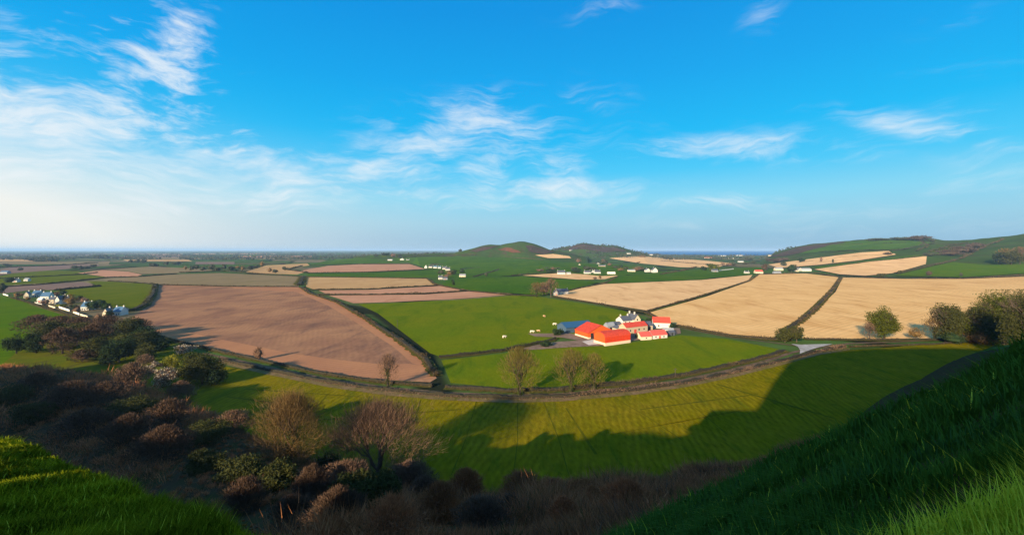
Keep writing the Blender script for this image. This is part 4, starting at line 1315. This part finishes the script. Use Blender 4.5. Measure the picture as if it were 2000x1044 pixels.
# ---------- buildings
def building(label, name, cat, corner, yaw, L, Wd, hw, hr, wall, roof, ridge='x', base=None, base_h=1.6, chim=(), win=(), doors=(), group=None, over=.25, barrel=False, wall2=None, hip=False):
    """corner: near-left corner on the ground; local x along the front, local y away; ridge along x or y"""
    root = empty(name, (corner[0], corner[1], corner[2] if len(corner) > 2 else 0.0), R(yaw))
    tag(root, label, cat, group)
    wb = MB()
    b0 = base_h if base else -.3
    if barrel:
        n = 8
        arc = [(Wd / 2 - Wd / 2 * math.cos(math.pi * k / n), hw + (hr - hw) * math.sin(math.pi * k / n)) for k in range(n + 1)]
        wb.box(0, L, 0, Wd, b0, hw)
        w = wb.build('wall', wall, root)
        for x0, x1 in ((0.0, .15), (L - .15, L)):
            MB().poly([(x0, y, z) for y, z in arc], (x1 - x0, 0, 0)).build('gable', wall2 or wall, root)
        if wall2:
            MB().box(-.03, -.003, 0, Wd, b0, hw).build('gable_sunlit_overlay', wall2, root)  # overlay on the left end, its sunlit tone put into the colour
        rb = MB()
        for (y0, z0), (y1, z1) in zip(arc[:-1], arc[1:]):
            rb.poly([(-over, y0, z0), (L + over, y0, z0), (L + over, y1, z1), (-over, y1, z1)], (0, (.5 * (y0 + y1) - Wd / 2) * .02, .12))
        rf = rb.build('roof', roof, root)
    else:
        if ridge == 'x':
            prof = [(0, b0), (Wd, b0), (Wd, hw), (Wd / 2, hr), (0, hw)]
            wb.poly([(0, y, z) for y, z in prof], (L, 0, 0))
        else:
            prof = [(0, b0), (L, b0), (L, hw), (L / 2, hr), (0, hw)]
            wb.poly([(x, 0, z) for x, z in prof], (0, Wd, 0))
        wb.build('wall', wall, root)
        rb = MB()
        t = .16
        o_ = over
        if ridge == 'x':
            k = (hr - hw) / (Wd / 2)
            rb.poly([(-o_, -o_, hw - k * o_ + .02), (L + o_, -o_, hw - k * o_ + .02), (L + o_, Wd / 2, hr + .02), (-o_, Wd / 2, hr + .02)], (0, 0, t))
            rb.poly([(-o_, Wd / 2 + .002, hr + .02), (L + o_, Wd / 2 + .002, hr + .02), (L + o_, Wd + o_, hw - k * o_ + .02), (-o_, Wd + o_, hw - k * o_ + .02)], (0, 0, t))
        else:
            k = (hr - hw) / (L / 2)
            rb.poly([(-o_, -o_, hw - k * o_ + .02), (L / 2, -o_, hr + .02), (L / 2, Wd + o_, hr + .02), (-o_, Wd + o_, hw - k * o_ + .02)], (0, 0, t))
            rb.poly([(L / 2 + .002, -o_, hr + .02), (L + o_, -o_, hw - k * o_ + .02), (L + o_, Wd + o_, hw - k * o_ + .02), (L / 2 + .002, Wd + o_, hr + .02)], (0, 0, t))
        rf = rb.build('roof', roof, root)
    if base:
        MB().box(-.06, L + .06, -.06, Wd + .06, -.3, base_h).build('base_wall', base, root)
    for cx, cy, ch in chim:
        c = MB().box(cx - .45, cx + .45, cy - .32, cy + .32, ch - 2.0, ch).box(cx - .53, cx + .53, cy - .4, cy + .4, ch, ch + .18).box(cx - .14, cx + .14, cy - .14, cy + .14, ch + .18, ch + .6)
        c.build('chimney', CHIM, rf)
    for s, q, z, ww, hh, mm, nm in list(win) + list(doors):  # a 'door' in DOORWAY_DARK is a dark panel for the shade in an open doorway
        # s: f(ront) l(eft) r(ight)
        m_ = MB()
        if s == 'f':
            m_.box(q - ww / 2, q + ww / 2, -.05 - (.07 if base and z < base_h else 0), .03, z, z + hh)
        elif s == 'l':
            m_.box(-.05 - (.07 if base and z < base_h else 0), .03, q - ww / 2, q + ww / 2, z, z + hh)
        else:
            m_.box(L - .03, L + .05, q - ww / 2, q + ww / 2, z, z + hh)
        w_ = m_.build(nm, mm, root)
        if nm == 'window' and hh > 1.0:
            f_ = MB()
            if s == 'f':
                f_.box(q - ww / 2 - .08, q + ww / 2 + .08, -.12, .0, z - .12, z - .003)
            elif s == 'l':
                f_.box(-.12, 0, q - ww / 2 - .08, q + ww / 2 + .08, z - .12, z - .003)
            else:
                f_.box(L, L + .12, q - ww / 2 - .08, q + ww / 2 + .08, z - .12, z - .003)
            f_.build('sill', WALLST, w_)
    return root


def gpt(x, y):
    return pix(x, y)


c = gpt(1182, 675.5)
building('vivid red hay barn with rounded roof and cream base', 'hay_barn', 'barn', c, 28, 21, 11, 5.2, 8.0, REDWALL, REDIRON, base=CREAM, base_h=1.9, barrel=True, wall2=RED_SUNLIT)
c = gpt(1149, 663)
building('big red roofed cattle shed with a dark open door behind the hay barn', 'cattle_shed', 'barn', c, 26, 21, 15.5, 4.4, 9.0, RED_SUNLIT, REDIRON, 'y', base=CREAM, base_h=1.5,
         doors=[('f', 4.6, .0, 5.2, 4.2, DOORWAY_DARK, 'door')], over=.4)
c = gpt(1106, 651)
building('blue roofed sheet metal shed at the left end of the farm', 'metal_shed', 'shed', c, 24, 23, 13, 4.2, 7.0, BLUEWALL, BLUEROOF, 'x', doors=[('f', 9, 0, 4, 3.6, DOORWAY_DARK, 'door')], over=.5)
c = gpt(1223, 652)
building('long stone barn with a red roof and a red door in the farm', 'stone_barn', 'barn', c, 27, 20.5, 7.5, 4.6, 7.2, STONE, REDTILE, 'x',
         win=[('f', 4, 1.4, 1.1, 1.3, GLASS, 'window'), ('f', 12.2, 1.6, 1.2, 1.4, GLASS, 'window'), ('f', 17, 1.6, 1.0, 1.3, GLASS, 'window')], doors=[('f', 8.6, .05, 2.2, 2.6, DOORM, 'door')])
c = gpt(1217, 639)
hroot = building('white farmhouse with grey slate roofs and pale chimneys behind the stone barn', 'farmhouse', 'house', c, 24, 9, 9, 5.0, 8.0, WHITE, SLATE, 'x', chim=[(1, 4.5, 9.0), (8, 4.5, 9.2)],
                 win=[('f', 2.5, 3, 1, 1.3, GLASS, 'window'), ('f', 6.4, 3, 1, 1.3, GLASS, 'window')])
g2 = MB().poly([(9.004, -2, -.3), (15.5, -2, -.3), (15.5, -2, 5.6), (12.25, -2, 9.4), (9.004, -2, 5.6)], (0, 10, 0)).build('wall', CREAM, hroot)
rr = MB().poly([(8.7, -2.3, 5.3), (12.25, -2.3, 9.45), (12.25, 8.3, 9.45), (8.7, 8.3, 5.3)], (0, 0, .16)).poly([(12.254, -2.3, 9.45), (15.9, -2.3, 5.2), (15.9, 8.3, 5.2), (12.254, 8.3, 9.45)], (0, 0, .16)).build('roof', SLATE, hroot)
MB().box(11.8, 12.7, 7, 7.7, 8.5, 11).box(11.7, 12.8, 6.9, 7.8, 11, 11.2).build('chimney', CHIM, rr)
MB().box(11.8, 12.7, 1, 1.7, 8.8, 11).box(11.7, 12.8, .9, 1.8, 11, 11.2).build('chimney', CHIM, rr)
MB().box(11.7, 12.8, -2.05, -1.97, 4.8, 6.2).build('window', GLASS, hroot)
c = gpt(1276, 640)
building('small house with a red tiled roof and white gable at the right of the farm', 'tiled_house', 'house', c, -12, 12.5, 8, 4.2, 8.0, WHITE, REDTILE, 'x', win=[('r', 4, 3.6, 1.2, 1.8, DOORM, 'window'), ('f', 4, 1.2, 1, 1.3, GLASS, 'window')])
c = gpt(1252, 664)
building('low lean shed with a dull red roof at the front of the farm', 'farm_shed', 'shed', c, 14, 8, 6.5, 2.4, 4.8, CREAM, REDFADE, 'x', win=[('f', 4, .9, .9, .8, GLASS, 'window')])
c = gpt(1275, 662)
building('low white walled shed with a patchy pink red roof', 'farm_shed', 'shed', c, 17, 11.5, 7, 2.6, 5.2, WHITE, REDFADE, 'x',
         win=[('f', 2.5, .9, .9, .9, GLASS, 'window'), ('f', 8.8, .9, .9, .9, GLASS, 'window')], doors=[('f', 5.6, 0, 1.3, 2, DOORM, 'door')])
c = gpt(1196, 641)
building('dark low shed between the red cattle shed and the stone barn', 'farm_shed', 'shed', c, 26, 9, 6, 2.8, 4.4, GREYMETAL, SLATE, 'x', doors=[('f', 4, 0, 2.5, 2.2, DOORWAY_DARK, 'door')])
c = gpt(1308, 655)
building('dark small tank house at the right end of the low pink roofed shed', 'farm_shed', 'shed', c, 17, 4.5, 3.5, 2.2, 3.2, SLATE, SLATE, 'x', doors=[('f', 2.2, 0, 1.0, 1.8, DOORWAY_DARK, 'door')])

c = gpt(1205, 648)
building('small grey roofed outhouse beside the left gable of the stone barn', 'farm_shed', 'shed', c, 27, 5.5, 5, 2.6, 4.2, STONE, SLATE, 'y', doors=[('f', 2.7, 0, 1.4, 2, DOORWAY_DARK, 'door')])
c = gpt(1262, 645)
building('grey roofed stone store between the stone barn and the tiled house', 'stone_store', 'shed', c, 20, 6, 6, 3.6, 6.2, STONE, SLATE, 'x', doors=[('f', 3, 0, 2.4, 2.6, DOORWAY_DARK, 'door')])
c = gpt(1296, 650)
building('low grey roofed shed under the white gable of the tiled house', 'farm_shed', 'shed', c, -10, 7, 4, 2.3, 3.4, WALLST, GREYMETAL, 'x', doors=[('f', 2, 0, 1.2, 1.9, DOORWAY_DARK, 'door')])
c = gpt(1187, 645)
building('lean grey shed tucked behind the big red cattle shed', 'farm_shed', 'shed', c, 26, 7, 5, 3.2, 5.4, GREYMETAL, GREYMETAL, 'x', doors=[('f', 3, 0, 2, 2.2, DOORWAY_DARK, 'door')])
# village houses: (label, x, y base, width px, depth m, wall h, ridge h, yaw, wall, roof, ridge)
VH = [('cream gabled village house with a dark roof, first on the left', 46, 582, 8, 8, 4.5, 8, 30, CREAM, SLATE, 'y'),
      ('white village house with a pale blue slate roof behind the first', 62, 580, 13, 8, 4.5, 8, 20, WHITE, SLATE_BLUE, 'x'),
      ('village house with the broadest pale blue roof', 78, 585, 16, 10, 4.0, 8.5, 15, WHITE, SLATE_BLUE, 'x'),
      ('low white village annex in front of the broad blue roof', 72, 590, 9, 5, 3, 5, 10, WHITE, WALLST, 'x'),
      ('white gabled house with a dark roof in the middle of the village', 107, 594, 9, 11, 5, 9, 10, WHITE, SLATE, 'y'),
      ('dark roofed house touching the white gabled village house', 116, 593, 11, 9, 4, 8, 12, WHITE, SLATE, 'x'),
      ('pinkish stone cottage left of the white gabled house', 95, 592, 9, 7, 4, 7, 15, CREAM, SLATE, 'x'),
      ('village house with a bright blue roof above the white wall', 157, 606, 17, 9, 3.6, 8, 10, WHITE, SLATE_BLUE, 'x'),
      ('pink rendered cottage near the end of the village', 200, 619, 10, 7, 4, 7.5, 15, CREAM, SLATE, 'y'),
      ('last village house with a blue and white roof by the red field', 219, 616, 18, 9, 3.6, 7.5, 5, WHITE, SLATE_BLUE, 'x'),
      ('white shed behind the last village house', 229, 610, 14, 6, 2.8, 4.2, 5, WHITE, GREYMETAL, 'x'),
      ('white cottage far left beyond the olive grass', 24, 551, 9, 8, 4, 7, 10, WHITE, SLATE, 'x'),
      ('smaller pale cottage right of the far left white cottage', 46, 549, 8, 7, 3.5, 6, 10, WHITE, GREYMETAL, 'x'),
      ('grey shed at the left edge above the olive grass', 0, 534, 14, 10, 4, 7, 8, GREYMETAL, SLATE_BLUE, 'x'),
      ('long cottage with a dark slate roof beside the brown trees', 1087, 575, 24, 9, 3.8, 7.5, 8, WHITE, SLATE, 'x'),
      ('white gabled wing of the dark slate cottage', 1083, 577, 8, 10, 3.8, 7.5, 5, WHITE, SLATE, 'y'),
      ('white farmhouse with a dark roof at the left end of the pale strip', 1089, 536, 15, 10, 5, 10, 0, WHITE, SLATE, 'x'),
      ('small white shed right of the pale strip farmhouse', 1107, 536, 8, 8, 3.5, 6, 0, WHITE, GREYMETAL, 'x'),
      ('white house with a dark roof, left of the white cluster', 1142, 535, 12, 10, 4.5, 9, 5, WHITE, SLATE, 'x'),
      ('small white gable in the middle of the white cluster', 1156, 534, 5, 9, 5, 9, 0, WHITE, SLATE, 'y'),
      ('white house with a dark roof, right of the white cluster', 1162, 535, 12, 10, 5, 10, 10, WHITE, SLATE, 'x'),
      ('long low white building right of the white cluster', 1187, 536, 15, 9, 4, 6.5, 0, WHITE, WALLST, 'x'),
      ('grey roofed barn between the long white building and the bright pair', 1227, 531, 14, 10, 4, 7, 0, CREAM, GREYMETAL, 'x'),
      ('left of two bright white houses on the far green field', 1262, 531, 9, 10, 5.5, 10, 12, WHITE, SLATE, 'y'),
      ('right and taller of two bright white houses on the far green field', 1275, 532, 10, 12, 6.5, 13, 5, WHITE, SLATE, 'y'),
      ('pale house with trees above the white cluster', 1165, 517, 7, 9, 6, 10, 0, WHITE, SLATE, 'y'),
      ('pale stone house right of the pale house above the white cluster', 1170, 522, 13, 10, 5, 9, 0, CREAM, SLATE, 'x'),
      ('small pale chapel like house left above the white cluster', 1129, 520, 6, 9, 6, 12, 0, CREAM, GREYMETAL, 'y'),
      ('white speck house highest on the second far hill', 1112, 489.5, 7, 12, 6, 11, 0, WHITE, SLATE, 'x'),
      ('white house at the foot of the second far hill by the sea', 1225, 496, 7, 14, 8, 14, 0, WHITE, SLATE, 'x'),
      ('left white house at the shore line', 1268, 498.5, 7, 14, 9, 15, 0, WHITE, SLATE, 'x'),
      ('right white house at the shore line', 1280, 498.8, 6, 14, 9, 15, 0, WHITE, GREYMETAL, 'x'),
      ('white barn with a pale roof by the far round green tree', 1443, 512, 10, 12, 5, 10, 0, WHITE, GREYMETAL, 'x'),
      ('grey barn beside the round green tree in the far fields', 1392, 531, 11, 9, 4, 8, 0, GREYMETAL, SLATE, 'x'),
      ('white shed at the corner of the middle tan field', 1456, 534, 8, 8, 4, 6.5, 0, WHITE, SLATE, 'x'),
      ('pink gabled house at the left of the hill farm', 1476, 534, 14, 11, 4.5, 9, -5, CREAM, REDFADE, 'x'),
      ('grey shed with two pale roofs in the hill farm, upper', 1515, 528, 15, 10, 5, 9, 0, CREAM, GREYMETAL, 'x'),
      ('low grey shed in front of the upper hill farm shed', 1512, 534, 14, 8, 3, 5.5, 0, GREYMETAL, GREYMETAL, 'x'),
      ('small white gable at the right of the hill farm', 1560, 529, 6, 10, 6, 9.5, 0, WHITE, SLATE, 'y'),
      ('long pale barn at the right end of the hill farm', 1567, 529.5, 18, 12, 6, 9, 0, WHITE, GREYMETAL, 'x'),
      ('brown shed between the dark tree and the white gable of the hill farm', 1552, 530, 8, 9, 4, 7, 0, CREAM, SLATE, 'x'),
      ('white bungalow left of the row above the pink field', 757, 508.5, 9, 12, 5, 9, 0, WHITE, GREYMETAL, 'x'),
      ('white house with trees above the pink field', 781, 508, 8, 12, 6, 12, 0, WHITE, SLATE, 'y'),
      ('small white shed right of the white house above the pink field', 793, 508, 6, 10, 4, 7, 0, WHITE, SLATE, 'x'),
      ('leftmost white house of the far terrace', 829, 523.5, 5, 9, 5, 10, 0, WHITE, SLATE, 'y'),
      ('second white house from the left of the far terrace', 837, 523.5, 7, 9, 5, 8.5, 0, WHITE, SLATE, 'x'),
      ('third white house from the left of the far terrace', 846, 524, 7, 9, 5, 9, 0, WHITE, SLATE_BLUE, 'x'),
      ('fourth white house from the left of the far terrace', 855, 524.5, 6, 9, 5, 8.5, 0, WHITE, SLATE_BLUE, 'x'),
      ('dark roofed house near the right end of the far terrace', 864, 526, 8, 9, 4.5, 9.5, 0, WHITE, SLATE, 'x'),
      ('last white house at the right of the far terrace', 870, 528.5, 9, 10, 5, 9.5, 10, WHITE, SLATE, 'x'),
      ('white cottage at the corner of the fawn strip', 856, 545.5, 8, 8, 4, 7.5, 10, WHITE, SLATE, 'x'),
      ('grey shed right of the fawn strip cottage', 865, 546, 9, 8, 3, 5.5, 10, GREYMETAL, SLATE, 'x'),
      ('cream house under the dark tree in the far middle field', 897, 541, 12, 9, 4, 7, 0, CREAM, GREYMETAL, 'x'),
      ('pale town building on the left of the shore', 1376, 504, 16, 20, 6, 10, 0, CREAM, REDFADE, 'x'),
      ('white town terrace in the middle of the shore', 1405, 500, 14, 20, 8, 13, 0, WHITE, GREYMETAL, 'x'),
      ('white town terrace right of the middle of the shore', 1440, 499.5, 12, 20, 8, 13, 0, WHITE, GREYMETAL, 'x'),
      ('low pale town shed at the right of the shore', 1504, 500, 10, 20, 7, 11, 0, CREAM, GREYMETAL, 'x'),
      ('white town house above the far white barn', 1425, 505, 8, 16, 6, 11, 0, WHITE, SLATE, 'x')]
for l, x, y, wpx, dp, hw, hr, yaw, wm, rm, rd in VH:
    p = pix(x, y)
    Wm = max(4.0, wpx * mpp(p)) * (.85 if x < 240 else 1)
    sc_ = 1.0 if y > 520 else 0.75
    win = [('f', Wm * t, 1.0, min(1.1, Wm * .12), 1.2, GLASS, 'window') for t in (.22, .78)] if y > 525 and wm is not GREYMETAL else []
    drs = [('f', Wm * .5, 0.0, 1.0, 2.0, DOORM if len(l) % 2 else SLATE, 'door')] if y > 525 else []
    ch = []
    if wm in (WHITE, CREAM) and y > 505 and rm in (SLATE, SLATE_BLUE):
        ch = [(.6, dp / 2, hr + .9), (Wm - .6, dp / 2, hr + .9)] if rd == 'x' else [(Wm / 2, dp - .6, hr + .9)]
    building(l, 'barn' if 'barn' in l else ('shed' if 'shed' in l else 'house'), 'barn' if 'barn' in l else ('shed' if 'shed' in l else 'house'), p, yaw, Wm, dp, hw * sc_, hr * sc_, wm, rm, rd, win=win, doors=drs, chim=ch)


def wallpiece(label, a, b, h=1.5, m=WALLST):
    A, B = pix(*a), pix(*b)
    d = B - A
    root = empty('garden_wall', A, math.atan2(d.y, d.x))
    tag(root, label, 'wall')
    L = math.hypot(d.x, d.y)
    MB().box(0, L, -.18, .18, -.3, h).build('wall_body', m, root)
    MB().box(-.04, L + .04, -.25, .25, h + .002, h + .14).build('coping', m, root)


wallpiece('long white garden wall below the yellow green bush', (115, 601), (136, 608), 1.7)
wallpiece('short white garden wall right of the long one', (143, 610.5), (155, 615), 1.7)
wallpiece('tan garden wall at the right end of the white walls', (157, 615.5), (171, 620), 1.5, CREAM)
wallpiece('low pale wall at the left edge of the village road', (6, 575), (16, 578), 1.4)
wallpiece('pale wall in front of the broad blue roofed house', (68, 592), (82, 596), 1.3)
wallpiece('cream wall between the yellow bush and the pink cottage', (95, 598), (108, 602), 1.3, CREAM)
wallpiece('long pale wall beside the far round green tree', (1405, 529), (1433, 526), 3.5)


def pole(label, x, y, hpx):
    p = pix(x, y)
    h = hpx * mpp(p)
    root = empty('telegraph_pole', p)
    tag(root, label, 'telegraph pole')
    MB().tube((0, 0, -.3), (0, 0, h), .2, .13, 7).build('post', POLEM, root)
    MB().box(-.9, .9, -.06, .06, h - .7, h - .55).build('cross_arm', POLEM, root)


pole('telegraph pole standing in the pasture near the red field hedge', 776, 640, 16)
pole('left telegraph pole on the lane behind the farm', 1166, 597, 11)
pole('right telegraph pole on the lane behind the farm', 1183, 600, 12)
pole('dark telegraph pole behind the red roofs of the farm', 1186, 644, 17)
pole('pale telegraph pole at the hedge below the farm', 1319, 738, 20)


# cattle in the pasture
def cow(label, x, y, m, rz, s=1.0):
    p = pix(x, y)
    root = empty('cow', p, rz)
    root.scale = (s, s, s)
    tag(root, label, 'cow')
    V = [(-.95, 0, 1.15), (-.35, 0, 1.12), (.35, 0, 1.12), (.85, 0, 1.22), (1.2, 0, 1.15), (1.5, 0, .85), (1.72, 0, .68),
         (-.85, .22, .75), (-.88, .22, .4), (-.85, .22, .03), (-.85, -.22, .75), (-.88, -.22, .4), (-.85, -.22, .03),
         (.75, .2, .75), (.75, .2, .4), (.75, .2, .03), (.75, -.2, .75), (.75, -.2, .4), (.75, -.2, .03), (-1.18, 0, 1.0), (-1.22, 0, .5)]
    E = [(0, 1), (1, 2), (2, 3), (3, 4), (4, 5), (5, 6), (0, 7), (7, 8), (8, 9), (0, 10), (10, 11), (11, 12), (3, 13), (13, 14), (14, 15), (3, 16), (16, 17), (17, 18), (0, 19), (19, 20)]
    rad = [.40, .46, .47, .40, .28, .20, .13, .20, .11, .09, .20, .11, .09, .18, .10, .09, .18, .10, .09, .05, .05]
    me = bpy.data.meshes.new('body')
    me.from_pydata(V, E, [])
    me.materials.append(m)
    o = bpy.data.objects.new('body', me)
    COL.objects.link(o)
    o.parent = root
    md = o.modifiers.new('skin', 'SKIN')
    for i, r_ in enumerate(rad):
        me.skin_vertices[0].data[i].radius = (r_, r_)
        me.skin_vertices[0].data[i].use_root = (i == 1)
    o.modifiers.new('sub', 'SUBSURF').levels = 1
    for s_ in (-1, 1):
        MB().tube((1.5, s_ * .1, 1.0), (1.42, s_ * .34, 1.02), .07, .03, 4).build('ear', m, root)


cow('white cow alone in the middle of the pasture', 985, 660, HIDE, .6, 1.25)
cow('tan cow high in the pasture above the blue roofed shed', 1063, 619, HIDE2, 2.2, 1.2)
cow('cream cow close to the left of the blue roofed shed', 1083, 635, HIDE, .3, 1.3)
cow('tan cow at the pasture edge left of the dark bush', 1052, 648, HIDE2, 2.8, 1.1)
cow('cream cow leftmost by the farm yard', 1039, 650, HIDE, .2, 1.3)


# ---------- scrub on the slope and grass in the foreground
def lit(X, Y, Z):
    """is a point in direct sunlight, as far as the land goes"""
    out = np.zeros(len(X), bool)
    t = np.linspace(2, 420, 260)
    for i in range(len(X)):
        z = hgt(X[i] - t * math.sin(SUN_AZ), Y[i] - t * math.cos(SUN_AZ)) - t * TS / 1.0
        out[i] = not (z > Z[i] + 2.5).any()
    return out


def scrub():
    rng = np.random.default_rng(5)
    N = 7400
    th = rng.uniform(-.93, .66, N)
    Df = np.interp(th, _ft, _fr)
    r = np.sqrt(rng.random(N)) * (Df - 20) + 20
    r = np.where(rng.random(N) < .4, 20 + (r - 20) * rng.random(N) ** .7, r)
    X, Y = r * np.sin(th), r * np.cos(th)
    Z = hgt(X, Y)
    keep = (r < Df) & ~((th > .35) & (r < 45)) & ~((th < -.4) & (Y < 1.7 / np.clip(0.915 + 0.407 * X / Y - .33, .06, 2) + 4))
    edge = np.clip((Df - r) / 16, .3, 1)
    lump_ = (0.5 + .5 * np.sin(X * .16 + 1.7 * np.sin(Y * .09)) * np.sin(Y * .19 + X * .05 + .5))
    hb = (1.0 + 1.5 * rng.random(N) + 3.6 * lump_ ** 2) * edge
    hb = np.where(r < 45, hb * .6, hb) * np.interp(th, [.3, .55], [1, .55])
    X, Y, Z, hb, r, lump_ = X[keep], Y[keep], Z[keep], hb[keep], r[keep], lump_[keep]
    L_ = lit(X, Y, Z + hb + np.where(r < 62, 1.6, .4))
    L0 = lit(X, Y, Z + .8)
    px = 1000 + F * X / Y
    hb = np.where(L_ & (r < 150) & (px < 1400), np.where(L0, np.minimum(hb * .3, .8), .7), hb)
    hb = np.where(L_ & (r < 62), .2, hb)
    Vs, Mi = [], []
    n_bush = len(X)
    tone = rng.choice(4, n_bush, p=[.60, .24, .06, .10])
    for i in range(n_bush):
        mp = Y[i] / F
        k = int(np.clip(100 * (60 / max(r[i], 30)) ** .6, 34, 110))
        w = hb[i] * .62
        c = rng.normal(size=(k, 3)) * np.array([w * .5, w * .5, .0])
        z0 = hb[i] * rng.random(k) * .6
        d = np.stack([c[:, 0] * .7 / w, c[:, 1] * .7 / w, .75 + .3 * rng.random(k)], 1) + rng.normal(size=(k, 3)) * .34
        d /= np.linalg.norm(d, axis=1)[:, None]
        L = hb[i] * (.22 + .42 * rng.random(k))
        sd = np.cross(d, rng.normal(size=(k, 3)))
        sd /= np.linalg.norm(sd, axis=1)[:, None] + 1e-6
        ww = max(.02, .45 * mp) * (.5 + .9 * rng.random(k))
        p = np.stack([X[i] + c[:, 0], Y[i] + c[:, 1], Z[i] + z0], 1)
        Vs.append(np.stack([p - sd * ww[:, None], p + sd * ww[:, None], p + d * L[:, None]], 1))
        Mi.append(np.full(k, tone[i]))
    V = np.concatenate(Vs)
    o = raw('scrub', V.reshape(-1, 3), 3, None, mats=[SCRUBT, SCRUBT2, OLIVELEAF, TWIG], midx=np.concatenate(Mi))
    tag(o, 'brown leafless bramble scrub covering the shaded hillside', 'scrub', kind='stuff')


scrub()


def blades(name, label, X, Y, length, width, lean, mats, midx, rng, curl=.5, flow=(0, 0)):
    n = len(X)
    Z = hgt(X, Y)
    a = rng.random(n) * 6.283
    dirx, diry = np.cos(a) * lean + flow[0], np.sin(a) * lean + flow[1]
    side = np.stack([-np.sin(a), np.cos(a), np.zeros(n)], 1)
    # face the width roughly across the line of sight
    vs = np.stack([Y, -X, np.zeros(n)], 1)
    vs /= np.linalg.norm(vs, axis=1)[:, None]
    side = side * .5 + vs * .8
    side /= np.linalg.norm(side, axis=1)[:, None]
    L = length[:, None]
    w = width[:, None]
    p0 = np.stack([X, Y, Z - .02], 1)
    up = np.array([0, 0, 1.0])
    lv = np.stack([dirx, diry, np.zeros(n)], 1)
    p1 = p0 + (up * .5 + lv * .18) * L
    p2 = p0 + (up * .82 + lv * .62 * (1 + curl)) * L
    q = []
    A0, B0 = p0 - side * w, p0 + side * w
    A1, B1 = p1 - side * w * .8, p1 + side * w * .8
    t1 = np.stack([A0, B0, B1], 1)
    t2 = np.stack([A0, B1, A1], 1)
    t3 = np.stack([A1, B1, p2], 1)
    # shared vertices so that one blade stays one island
    me = bpy.data.meshes.new(name)
    V = np.stack([A0, B0, A1, B1, p2], 1).reshape(-1, 3).astype(np.float32)
    me.vertices.add(len(V))
    me.vertices.foreach_set('co', V.ravel())
    b = np.arange(n)[:, None] * 5
    T = np.concatenate([b + np.array([[0, 1, 3]]), b + np.array([[0, 3, 2]]), b + np.array([[2, 3, 4]])], 1).reshape(-1).astype(np.int32)
    me.loops.add(len(T))
    me.loops.foreach_set('vertex_index', T)
    me.polygons.add(len(T) // 3)
    me.polygons.foreach_set('loop_start', np.arange(0, len(T), 3, dtype=np.int32))
    for m in mats:
        me.materials.append(m)
    me.polygons.foreach_set('material_index', np.repeat(midx, 3).astype(np.int32))
    me.update(calc_edges=True)
    o = bpy.data.objects.new(name, me)
    COL.objects.link(o)
    tag(o, label, 'grass', kind='stuff')


def grass():
    rng = np.random.default_rng(8)
    # right slope: sampled evenly in the picture, so nearer ground gets finer cover
    n = 105000
    th = rng.uniform(.12, .99, n)
    r = np.exp(rng.uniform(math.log(2.0), math.log(25), n))
    X, Y = r * np.sin(th), r * np.cos(th)
    cl = np.sin(X * 1.7 + 1) * np.sin(Y * 1.9 + X * .6) + .5 * np.sin(X * 4.1 + Y * 3.3)
    ok = (Y > .9) & (rng.random(n) < .75 + .25 * cl)
    X, Y, r, cl = X[ok], Y[ok], r[ok], cl[ok]
    n = len(X)
    ln = (.20 + .22 * rng.random(n)) * (1 + .35 * cl) * np.clip(.75 + r / 25, .8, 1.5)
    wd = (.0022 + .0022 * rng.random(n)) * np.clip(r / 3.0, .8, 6)
    sun_tuft = ((X - 3.5) / 1.45) ** 2 + ((Y - 2.9) / 1.15) ** 2 + rng.normal(size=n) * .35 < 1.0  # corner blades coloured pale yellow to imitate direct sun
    stray = rng.random(n) < .012
    mi = np.where(sun_tuft | stray, 1, 0)
    blades('grass', 'long dark green grass on the steep right slope with a corner tuft coloured as sunlit', X, Y, ln, wd, .75, [GRASSB, GRASSS], mi, rng, .6, (-.25, -.2))
    # left mound
    n = 150000
    th = rng.uniform(-.96, -.45, n)
    r = np.exp(rng.uniform(math.log(4.5), math.log(27), n))
    X, Y = r * np.sin(th), r * np.cos(th)
    okl = Y < 1.7 / np.clip(0.915 + 0.407 * X / Y - .33, .06, 2) * 1.14 + 1.0
    X, Y, r = X[okl], Y[okl], r[okl]
    n = len(X)
    tus = np.sin(X * 1.3 + .7) * np.sin(Y * 1.1 + 1.9) + .6 * np.sin(X * 2.9 - Y * 2.3)
    ln = (.10 + .10 * rng.random(n)) * (1 + .5 * np.clip(tus, -.6, 1))
    wd = (.003 + .003 * rng.random(n)) * np.clip(r / 5, 1, 5)
    mi = (rng.random(n) < .035).astype(int)
    sun_patches = np.sin(X * .83 + 2 * np.sin(Y * .6)) * np.sin(Y * 1.05 + X * .4) + .45 * np.sin(X * 2.3 + Y * 1.4) + rng.normal(size=n) * .22  # scattered brighter blades, sun patches put into the colour
    mi = np.where((sun_patches > .35) & (mi == 0), 2, mi)
    blades('grass', 'short tussocky green grass on the mound in the lower left corner', X, Y, ln, wd, .7, [GRASSL, GRASSS, GRASSM], mi, rng, .5, (.1, .1))


grass()

# ------------------------------------------------------------------ air
hz_ = MB().box(-62000, 62000, -1500, 61500, -3, 142).build('haze', CORE)
hm = bpy.data.materials.new('haze_air')
hm.use_nodes = True
nt = hm.node_tree
nt.nodes.remove(nt.nodes['Principled BSDF'])
pv = nt.nodes.new('ShaderNodeVolumePrincipled')
pv.inputs['Color'].default_value = (.46, .71, 1.0, 1)
pv.inputs['Density'].default_value = 4.8e-5
pv.inputs['Anisotropy'].default_value = 0.0
nt.links.new(pv.outputs[0], nt.nodes['Material Output'].inputs['Volume'])
hz_.data.materials.clear()
hz_.data.materials.append(hm)
tag(hz_, 'thin blue haze over the whole countryside', 'haze', kind='stuff')
